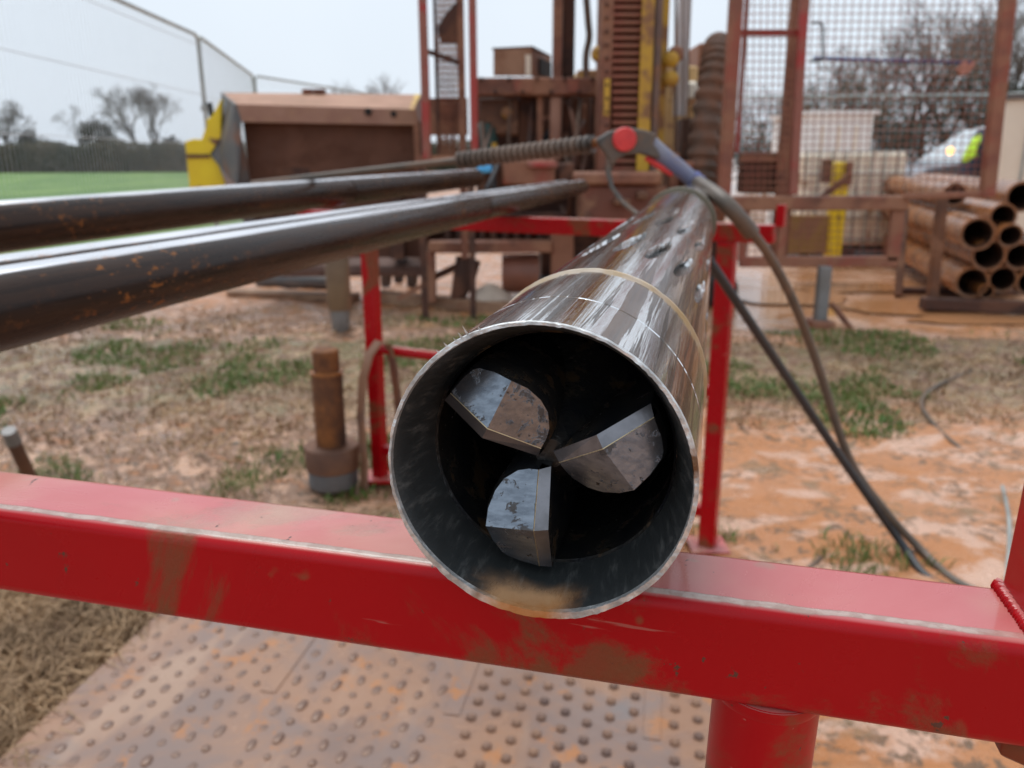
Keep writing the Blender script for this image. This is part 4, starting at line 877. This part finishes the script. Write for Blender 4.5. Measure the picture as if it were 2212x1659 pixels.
tag(MB().tube([V(1757, 125, 6.6), V(1900, 131, 6.6), V(2098, 134, 6.4)], .012, 8).build('strap', surf('blue_strap', (.05, .07, .25), (.04, .06, .2), 4, .6), smooth=True), 'dark blue strap stretched level behind the wide guard cage', 'strap')
tag(MB().prism([V(x, y, 6.4) for x, y in ((2068, 150), (2086, 128), (2108, 134), (2096, 156), (2078, 162))], (0, .03, 0)).build('flag', surf('pink_rag', (.5, .22, .17), (.45, .2, .15), 8, .7)), 'pinkish rag hanging at the end of the blue strap', 'rag')
# yellow pillar behind the cage
yq = thing('yellow_pillar', 'yellow steel pillar with brown bracket standing before the cream tank', 'pillar', (V(1810, 540, 7.4).x, 7.4, 0))
MB().vbox(1795, 350, 1828, 560, 7.4, .1).build('post', M['yellow'], yq, bevel=.01)
MB().vbox(1782, 345, 1797, 395, 7.38, .1).build('bracket', M['rust_d'], yq)
MB().bar(V(1775, 425, 7.3), V(1838, 378, 7.3), .04, .05).build('brace', M['rust_d'], yq)
MB().vbox(1828, 350, 1842, 400, 7.37, .1).build('bracket', M['mudsteel'], yq)
MB().vbox(1700, 465, 1792, 548, 7.42, .1).build('base_panel', surf('dull_yellow_panel', (.34, .20, .05), (.26, .14, .05), 5, .6, mud=.3), yq, bevel=.01)

# ------------------------------------------------------------------ liquid tank in its wire cage
Yi = 8.9
ibc = thing('bulk_tank', 'cream plastic bulk liquid tank in a grey tube cage behind mesh', 'tank', (V(1850, 560, Yi).x, Yi+.5, 0))
xa, xb2 = V(1737, 400, Yi).x, V(1962, 400, Yi).x
MB().box(((xa+xb2)/2, Yi+.55, .66), (xb2-xa-.03, 1.05, 1.0)).build('bottle', M['cream'], ibc, bevel=.06, seg=4)
pal = MB().box(((xa+xb2)/2, Yi+.55, .145), (xb2-xa, 1.1, .03)).build('pallet', M['black'], ibc)
for k in (0, .5, 1): MB().box((xa+.07+(xb2-xa-.14)*k, Yi+.55, .065), (.12, 1.1, .13)).build('pallet_foot', M['black'], pal)
for i in range(9):
    x = xa+(xb2-xa)*i/8; MB().tube([Vector((x, Yi, .15)), Vector((x, Yi, 1.18))], .009, 6).build('cage_tube', M['galv'], ibc, smooth=True)
for i in range(5): MB().tube([Vector((xa, Yi-.012, .24+i*.23)), Vector((xb2, Yi-.012, .24+i*.23))], .009, 6).build('cage_tube', M['galv'], ibc, smooth=True)
for i in range(6):
    for xx in (xa, xb2): MB().tube([Vector((xx, Yi+1.1*i/5, .15)), Vector((xx, Yi+1.1*i/5, 1.18))], .009, 6).build('cage_tube', M['galv'], ibc, smooth=True)
# white cabin + pale cabin
cb_ = thing('site_cabin', 'white site cabin standing behind the cream tank', 'cabin', (V(1810, 500, 11.2).x, 11.8, 0))
x0, x1 = V(1738, 300, 11.2).x, V(1884, 300, 11.2).x; zt = V(1810, 246, 11.2).z
MB().box(((x0+x1)/2, 11.9, zt/2+.05), (x1-x0, 1.4, zt-.1)).build('wall', M['white'], cb_, bevel=.02)
MB().box(((x0+x1)/2, 11.9, zt+.015), (x1-x0+.1, 1.5, .05)).build('roof', M['white'], cb_)
for k in (.25, .5, .75): MB().box((x0+(x1-x0)*k, 11.195, zt/2), (.03, .02, zt-.3)).build('panel_rib', M['creamp'], cb_)
pcb = V(2164, 280, 10.6); zt = V(2190, 213, 10.6).z
cb2 = thing('site_cabin', 'cream site cabin at the frame edge behind the stacked casings', 'cabin', (pcb.x, pcb.y, 0), rot=(0, 0, R(-31)))
MB().box((1.6, 1.2, zt/2+.08), (3.2, 2.4, zt-.16)).build('wall', M['creamp'], cb2, local=True, bevel=.02)
MB().box((1.6, 1.2, zt+.02), (3.28, 2.48, .07)).build('roof', M['grey_d'], cb2, local=True)
for k in (.28, 1.2, 2.2): MB().box((k, -.006, zt*.5), (.03, .02, zt*.85)).build('panel_seam', M['galv'], cb2, local=True)

# ------------------------------------------------------------------ parked car
Yk = 12.4
car = thing('parked_car', 'silver-white car parked facing left behind the casing rack', 'car', (V(2130, 420, Yk).x, Yk+.8, 0))
cx0 = V(1958, 400, Yk).x; S = 1.0
def cp(u, z): return Vector((cx0+u*S, Yk, z))
profb = [(0.0, .30), (-.02, .55), (.02, .80), (.30, .93), (.92, 1.02), (3.9, 1.04), (4.2, .95), (4.25, .55), (4.2, .30)]
MB().prism([cp(*p) for p in profb], (0, 1.7, 0)).build('body', surf('car_paint_grey', (.10, .10, .13), (.08, .08, .10), 3, .3, coat=.6), car, bevel=.05, seg=3)
profc = [(.86, 1.0), (1.55, 1.50), (1.9, 1.58), (3.2, 1.56), (3.75, 1.05)]
gh = MB().prism([cp(*p)+Vector((0, .12, 0)) for p in profc], (0, 1.46, 0)).build('roof', surf('car_paint_white', (.80, .82, .84), (.76, .79, .82), 3, .2, coat=.6), car, bevel=.025, seg=3)
glass = surf('car_glass', (.10, .13, .15), (.12, .15, .17), 3, .08, bump=0)
MB().prism([cp(1.12, 1.06), cp(1.6, 1.44), cp(2.15, 1.48), cp(2.15, 1.06)], (0, .14, 0)).build('window', glass, gh)
MB().prism([cp(2.22, 1.06), cp(2.22, 1.48), cp(3.1, 1.47), cp(3.45, 1.06)], (0, .14, 0)).build('window', glass, gh)
ws = MB().add([cp(.84, 1.02)+Vector((0, .18, .0)), cp(1.53, 1.52)+Vector((0, .25, 0)), cp(1.53, 1.52)+Vector((0, 1.45, 0)), cp(.84, 1.02)+Vector((0, 1.52, 0)), cp(.9, 1.0)+Vector((0, .18, 0)), cp(1.6, 1.5)+Vector((0, .25, 0)), cp(1.6, 1.5)+Vector((0, 1.45, 0)), cp(.9, 1.0)+Vector((0, 1.52, 0))], [(0, 1, 2, 3), (4, 7, 6, 5), (0, 4, 5, 1), (3, 2, 6, 7), (1, 5, 6, 2), (0, 3, 7, 4)]).build('windscreen', surf('windscreen_glass', (.5, .56, .6), (.55, .6, .63), 3, .05, bump=0), car)  # pale blue-grey base carries the sky reflection on the glass
em = NT('amber_lamp'); em.put('Base Color', (.9, .45, .12)); em.put('Emission Color', (1, .55, .2)); em.put('Emission Strength', 2.2)
MB().lathe([(.055, 0), (.06, .02), (.03, .04)], 14, V(2052, 326, Yk-.02), (0, -1, 0)).build('indicator_lamp', em.m, car, smooth=True)
for u in (.75, 3.4):
    wh = MB().lathe([(.31, 0), (.33, .03), (.33, .19), (.31, .22)], 24, cp(u, .33)+Vector((0, -.02, 0)), (0, 1, 0)).build('wheel', M['tyre'], car, smooth=True)
    MB().lathe([(.20, 0), (.20, .02)], 20, cp(u, .33)+Vector((0, -.035, 0)), (0, 1, 0)).build('rim', M['grey'], wh, smooth=True)
MB().box(cp(.03, .72)+Vector((0, .25, 0)), (.12, .32, .14)).build('headlight', M['white'], car, bevel=.03)

# ------------------------------------------------------------------ person bending by the car
Yp = 11.3
pb_ = V(2095, 345, Yp); X0 = pb_.x
per = thing('person', 'person in yellow high-visibility top and navy trousers leaning forward by the car', 'person', (X0, Yp, 0))
def skinned(name, joints, edges, mat, parent, sub=2):
    me = bpy.data.meshes.new(name); me.from_pydata([tuple(Vector(j[0])) for j in joints], edges, []); me.materials.append(mat)
    o = bpy.data.objects.new(name, me); sc.collection.objects.link(o); o.parent = parent
    m = o.modifiers.new('skin', 'SKIN'); m.use_smooth_shade = True
    for i, j in enumerate(joints): me.skin_vertices[0].data[i].radius = (j[1], j[2] if len(j) > 2 else j[1])
    me.skin_vertices[0].data[0].use_root = True
    s_ = o.modifiers.new('sub', 'SUBSURF'); s_.levels = sub; s_.render_levels = sub; return o
navy = surf('navy_cloth', (.02, .024, .045), (.03, .032, .055), 12, .8); hiv = surf('hi_vis_yellow', (.55, .85, .03), (.45, .72, .03), 10, .6); skin_ = surf('skin_tone', (.45, .27, .2), (.4, .23, .17), 20, .5, bump=0)
J = [((0, 0, .93), .15, .13), ((.06, 0, 1.10), .155, .12), ((.14, 0, 1.28), .19, .13), ((.19, 0, 1.42), .08), ((.23, -.0, 1.49), .055),
     ((-.01, -.10, .86), .10), ((.02, -.11, .48), .068), ((-.04, -.11, .09), .05), ((.08, -.11, .04), .045), ((-.01, .10, .86), .10), ((.05, .11, .48), .068), ((.0, .11, .09), .05), ((.12, .11, .04), .045),
     ((.16, -.19, 1.37), .07), ((.15, -.26, 1.10), .052), ((.32, -.24, .92), .038), ((.16, .19, 1.37), .07), ((.22, .26, 1.10), .052), ((.40, .22, .95), .038)]
Ed = [(0, 1), (1, 2), (2, 3), (3, 4), (0, 5), (5, 6), (6, 7), (7, 8), (0, 9), (9, 10), (10, 11), (11, 12), (2, 13), (13, 14), (14, 15), (2, 16), (16, 17), (17, 18)]
bodyo = skinned('body', J, Ed, navy, per)
skinned('jacket', [((.0, 0, .95), .165, .145), ((.06, 0, 1.12), .17, .135), ((.14, 0, 1.29), .20, .145), ((.17, 0, 1.38), .10)], [(0, 1), (1, 2), (2, 3)], hiv, bodyo)
MB().box((.20, 0, 1.20), (.20, .36, .40), Matrix.Rotation(R(25), 3, 'Y')).build('navy_panel', navy, bodyo, local=True, bevel=.01)
hd = MB(); hd.lathe([(.03, -.125), (.055, -.11), (.072, -.06), (.080, .0), (.078, .05), (.06, .095), (.03, .115), (.002, .12)], 20, (0, 0, 0))
hd.add([Vector((.075, -.014, -.01)), Vector((.075, .014, -.01)), Vector((.102, 0, -.03)), Vector((.076, 0, .025))], [(0, 1, 2), (0, 2, 3), (1, 3, 2), (0, 3, 1)])
for sy in (-1, 1): hd.lathe([(.004, -.01), (.02, 0), (.004, .012)], 8, (0, sy*.08, -.01), (0, 1, 0))
ho = hd.build('head', skin_, bodyo, local=True, smooth=True); ho.location = (.27, 0, 1.59); ho.rotation_euler = (0, R(25), 0)
MB().lathe([(.084, .02), (.088, .05), (.07, .10), (.035, .125), (.002, .13)], 20).build('hair', surf('dark_hair', (.03, .02, .015), (.04, .03, .02), 40, .7), ho, local=True, smooth=True)
for sy in (-1, 1): MB().lathe([(.001, -.006), (.009, 0), (.001, .006)], 8, (.070, sy*.03, .012), (1, 0, 0)).build('eye', M['void'], ho, local=True)
for wr, dr in (((.32, -.24, .92), -1), ((.40, .22, .95), 1)):
    w0 = Vector(wr); dn_ = Vector((.55, 0, -.83)); jj = [(w0, .03, .022), (w0+dn_*.05, .038, .018), (w0+dn_*.085, .036, .016)]; ee = [(0, 1), (1, 2)]
    for k, L_ in enumerate((.06, .072, .068, .052)):
        base = w0+dn_*.085+Vector((0, (k-1.5)*.019, 0)); jj += [(base+dn_*L_*.5, .0085), (base+dn_*L_+Vector((-.012, 0, 0)), .0075)]; n0 = len(jj)-2; ee += [(2, n0), (n0, n0+1)]
    jj += [(w0+dn_*.05+Vector((.025, -dr*.035, 0)), .0095), (w0+dn_*.085+Vector((.03, -dr*.045, 0)), .0085)]; n0 = len(jj)-2; ee += [(1, n0), (n0, n0+1)]
    skinned('hand', jj, ee, skin_, bodyo, 1)

# ------------------------------------------------------------------ casing rack
Yq = 6.1
rk = thing('casing_rack', 'dark steel rack holding the stack of clay-coated casings', 'rack', (V(2080, 660, Yq).x, Yq, 0))
MB().bar(V(2036, 425, Yq-.1), V(2010, 672, Yq-.1), .07, .06).build('post', M['rust_d'], rk, bevel=.006)
MB().bar(V(1955, 450, Yq+.9), V(1940, 640, Yq+.55), .06, .05).build('post', M['rust_d'], rk, bevel=.006)
MB().bar(V(2395, 425, Yq-.2), V(2368, 690, Yq-.2), .07, .06).build('post', M['rust_d'], rk, bevel=.006)
MB().bar(V(1990, 655, Yq-.15), V(2420, 672, Yq-.25), .10, .09).build('skid', M['mudsteel_d'], rk, bevel=.01)
MB().bar(V(1935, 632, Yq+.75), V(2300, 640, Yq+.65), .10, .09).build('skid', M['mudsteel_d'], rk, bevel=.01)
cdir = Vector((math.sin(R(14)), math.cos(R(14)), 0))
cas = [(2112, 505, 35, 'upper casing with its round mouth nearest the dark rack post'), (2167, 467, 27, 'narrower casing resting above and behind the nearest round mouth'), (2208, 425, 32, 'topmost casing at the frame edge'), (2136, 551, 34, 'casing directly under the nearest round mouth'), (2203, 553, 30, 'mid-height casing cut by the frame edge'), (2183, 509, 25, 'slim casing wedged between three others at mid stack'), (2100, 610, 34, 'lowest casing beside the rack post with wet clay in its mouth'), (2166, 603, 29, 'casing on the bottom row second from the rack post'), (2131, 630, 16, 'thinnest pipe lying at the very bottom of the stack'), (2228, 610, 30, 'bottom row casing beyond the frame edge'), (2250, 480, 33, 'upper casing beyond the frame edge'), (2062, 420, 24, 'pale casing lying on top behind the cage rail')]
for i, (x, y, r_, lb) in enumerate(cas):
    if x > 2240: continue
    Ye = Yq-.22+(0.05*((i*7) % 5)) + (.55 if i == 11 else 0); p = V(x, y, Ye); rr_ = r_*Ye/1822*1.05
    o = thing('casing_pipe', lb, 'casing pipe', p, 'clay-coated casings stacked in the rack')
    L_ = 3.2
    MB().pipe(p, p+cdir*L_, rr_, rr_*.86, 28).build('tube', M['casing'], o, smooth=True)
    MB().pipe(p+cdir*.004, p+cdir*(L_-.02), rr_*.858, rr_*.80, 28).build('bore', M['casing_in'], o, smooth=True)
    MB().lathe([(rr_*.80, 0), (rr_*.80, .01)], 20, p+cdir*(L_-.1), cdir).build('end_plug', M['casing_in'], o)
# puddles
wat = NT('slurry_water'); wat.put('Base Color', (.42, .20, .09)); wat.put('Roughness', .03); wat.put('IOR', 1.33)
wat.bump(wat.noise(9, det=3), .08, .01)
def puddle(px, py, rx, ry, seed):
    c = G(px, py, .004); b = MB(); n_ = 40; rr_ = random.Random(seed)
    pts = [c+Vector((math.cos(2*math.pi*j/n_)*rx, math.sin(2*math.pi*j/n_)*ry, 0))*(1+.35*mnoise.noise(Vector((math.cos(2*math.pi*j/n_)*1.7, math.sin(2*math.pi*j/n_)*1.7, seed)))) for j in range(n_)]
    b.add(pts, [tuple(range(n_))]); o = b.build('water', wat.m); o['kind'] = 'structure'; o['label'] = 'shallow puddle of orange slurry water'; return o
puddle(1985, 664, .55, .32, 1); puddle(2150, 690, .6, .16, 2); puddle(1700, 640, .5, .35, 3); puddle(1850, 620, .7, .3, 4); puddle(1090, 655, .35, .12, 5)

# ------------------------------------------------------------------ trees and hedge
def bare_tree(name, label, loc, h, spread, seed, depth=6, tw=2, lean=0, group='bare trees beyond the site', thin=1.0):
    rr_ = random.Random(seed); o = thing(name, label, 'tree', loc, group); tr_b, cr_b = MB(), MB(); mr = .006
    def grow(p, d, L, r_, k):
        q = p+d*L; m = p.lerp(q, .5)+Vector((rr_.uniform(-1, 1), rr_.uniform(-1, 1), rr_.uniform(-.5, .5)))*L*.06
        (tr_b if k < 3 else cr_b).tube([p, m, q], [max(r_, mr), max(r_*.85, mr), max(r_*.68, mr*.8)], 6 if k < 3 else 3, cap=False)
        if k >= depth: return
        nb = 3 if k < 2 else rr_.choice((2, 3, 3))
        for i in range(nb):
            az = rr_.uniform(0, 6.283); sp = rr_.uniform(.25, .75)*spread
            side = d.orthogonal().normalized(); side.rotate(Matrix.Rotation(az, 3, d))
            nd = (d*math.cos(sp)+side*math.sin(sp)); nd.z += .12; nd.normalize()
            grow(q if i < 2 else p.lerp(q, rr_.uniform(.5, .95)), nd, L*rr_.uniform(.62, .86), r_*.62, k+1)
    grow(Vector((0, 0, -.1)), Vector((lean, 0, 1)).normalized(), h*.26, h*.022*thin, 0)
    zs = max(v.z for v in cr_b.v) if cr_b.v else h; f_ = h/zs
    for b in (tr_b, cr_b): b.v = [v*f_ for v in b.v]
    tr_b.build('trunk', M['bark'], o, local=True, smooth=True); cr_b.build('crown', M['twig'], o, local=True); return o
def leafy(name, label, cat, loc, size, n_, mat, seed, leaf=.12, group=None, trunk=True, shape='ball'):
    rr_ = random.Random(seed); o = thing(name, label, cat, loc, group); b = MB(); sx, sy, sz = size; cl = []
    for _ in range(max(10, n_//90)):
        while True:
            p = Vector((rr_.uniform(-1, 1), rr_.uniform(-1, 1), rr_.uniform(-1, 1)))
            if p.length < 1 or shape == 'box': break
        cl.append(p)
    for i in range(n_):
        p = rr_.choice(cl)+Vector((rr_.gauss(0, .16), rr_.gauss(0, .16), rr_.gauss(0, .16)))
        c = Vector((p.x*sx/2, p.y*sy/2, sz*.5+p.z*sz*.5)); c.z = max(.02, c.z); a = Vector((rr_.uniform(-1, 1), rr_.uniform(-1, 1), rr_.uniform(-1, 1))).normalized(); u = a.orthogonal().normalized(); L_ = leaf*rr_.uniform(.6, 1.5)
        b.add([c-u*L_*.35, c+a*L_, c+u*L_*.35, c-a*L_*.8], [(0, 1, 2, 3)])
    b.build('crown' if trunk else 'foliage', mat, o, local=True)
    if trunk: MB().tube([(0, 0, -.1), (.05, 0, sz*.4), (0, 0, sz*.75)], [sz*.04, sz*.03, sz*.012], 7).build('trunk', M['bark'], o, local=True, smooth=True)
    return o
def gpos(px, Y): v = V(px, 340, Y); return (v.x, Y, 0)
Yh = 70
# far left field edge
bare_tree('bare_tree', 'tall bare tree with forked crown left of the yellow bucket arm', gpos(300, Yh+3), 7.6, 1.0, 11, 8, lean=.02)
bare_tree('bare_tree', 'second bare crown leaning right beside the tall forked tree', gpos(336, Yh+4), 7.6, .9, 12, 8, lean=.03)
bare_tree('bare_tree', 'rounded bare tree midway along the far hedge', gpos(172, Yh+3), 5.6, 1.1, 13, 8)
bare_tree('bare_tree', 'bare tree at the frame edge above the far hedge', gpos(8, Yh+2), 6.0, 1.1, 14, 8)
leafy('evergreen_tree', 'dark rounded evergreen standing right of the midway bare tree', 'tree', gpos(215, Yh+2), (4.0, 3, 3.9), 2600, M['leaf_d'], 21, .16, 'dark evergreens along the far hedge')
leafy('evergreen_tree', 'broad dark evergreen near the frame edge above hedge', 'tree', gpos(60, Yh+4), (5.0, 3, 3.6), 2600, M['leaf_d'], 22, .16, 'dark evergreens along the far hedge')
leafy('evergreen_tree', 'low dark evergreen between the forked bare tree and bucket', 'tree', gpos(385, Yh+4), (4.0, 3, 3.0), 2000, M['leaf_d'], 23, .16, 'dark evergreens along the far hedge')
hx0, hx1 = V(-420, 340, Yh).x, V(1100, 340, Yh).x
rr3 = random.Random(5); hb = MB()
for i in range(42000):
    x = rr3.uniform(hx0, hx1); top = 2.35+.35*mnoise.noise(Vector((x*.35, 0, 0)))+.25*mnoise.noise(Vector((x*1.7, 3, 0))); z = top*rr3.random(); y = Yh+rr3.uniform(-.7, .7)
    a = Vector((rr3.uniform(-1, 1), rr3.uniform(-1, 1), rr3.uniform(-1, 1))).normalized(); u = a.orthogonal().normalized(); L_ = rr3.uniform(.08, .2); c = Vector((x, y, z))
    hb.add([c-u*L_*.45, c+a*L_, c+u*L_*.45, c-a*L_], [(0, 1, 2, 3)])
hedge = thing('hedge', 'long clipped hedge along the far side of the green field', 'hedge', ((hx0+hx1)/2, Yh, 0))
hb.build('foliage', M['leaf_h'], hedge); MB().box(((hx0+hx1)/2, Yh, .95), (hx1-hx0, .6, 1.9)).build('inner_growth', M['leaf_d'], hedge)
for i, (px, hh) in enumerate(((775, 9.6), (830, 10.2), (872, 9.2))):
    bare_tree('bare_tree', ('distant bare tree above the bucket, leftmost of three', 'distant bare tree above the bucket, tallest of three', 'distant bare tree nearest the narrow guard cage')[i], gpos(px, 95), hh, 1.1, 31+i, 6)
# right-hand woodland, close behind the fence
rt = [(1790, 29, 4.2, 'small bare tree at the left end of the woodland, behind the red door post'), (1870, 31, 5.4, 'bushy bare tree behind the white cabin'), (1950, 30, 6.3, 'bare tree rising right of the white cabin'), (2030, 32, 7.0, 'tall dense bare tree above the car'), (2110, 29, 6.6, 'bare tree beside the slanted cage post, left of it'), (2190, 30, 6.4, 'bare tree at the frame edge behind the cream cabin'), (1660, 33, 4.0, 'low bare tree seen between the cage posts'), (2270, 31, 7, 'bare tree mostly beyond the frame edge')]
for i, (px, Y, hh, lb) in enumerate(rt[:7]):
    bare_tree('bare_tree', lb, gpos(px, Y), hh, 1.15, 51+i, 7, thin=1.0, group='bare woodland trees behind the fence')
for i, (px, Y, s_, lb) in enumerate(((1800, 27, (4.2, 2.5, 3.4), 'dark evergreen bush below the small bare tree, behind fence rail'), (1900, 27, (3.2, 2.5, 3.0), 'dark evergreen bush right behind the white cabin'), (1985, 28, (3.6, 2.5, 3.2), 'dark evergreen bush left above the car windscreen'), (2080, 27, (3.8, 2.5, 3.6), 'dark evergreen bush above the person'), (2180, 27, (3.2, 2.5, 3.4), 'dark evergreen bush behind the cream cabin'), (1660, 30, (3.5, 2.5, 2.2), 'low dark evergreen bush between the cage posts'))):
    leafy('evergreen_bush', lb, 'bush', gpos(px, Y), s_, 2600, M['leaf_d'], 71+i, .10, 'evergreen bushes behind the fence', trunk=True)
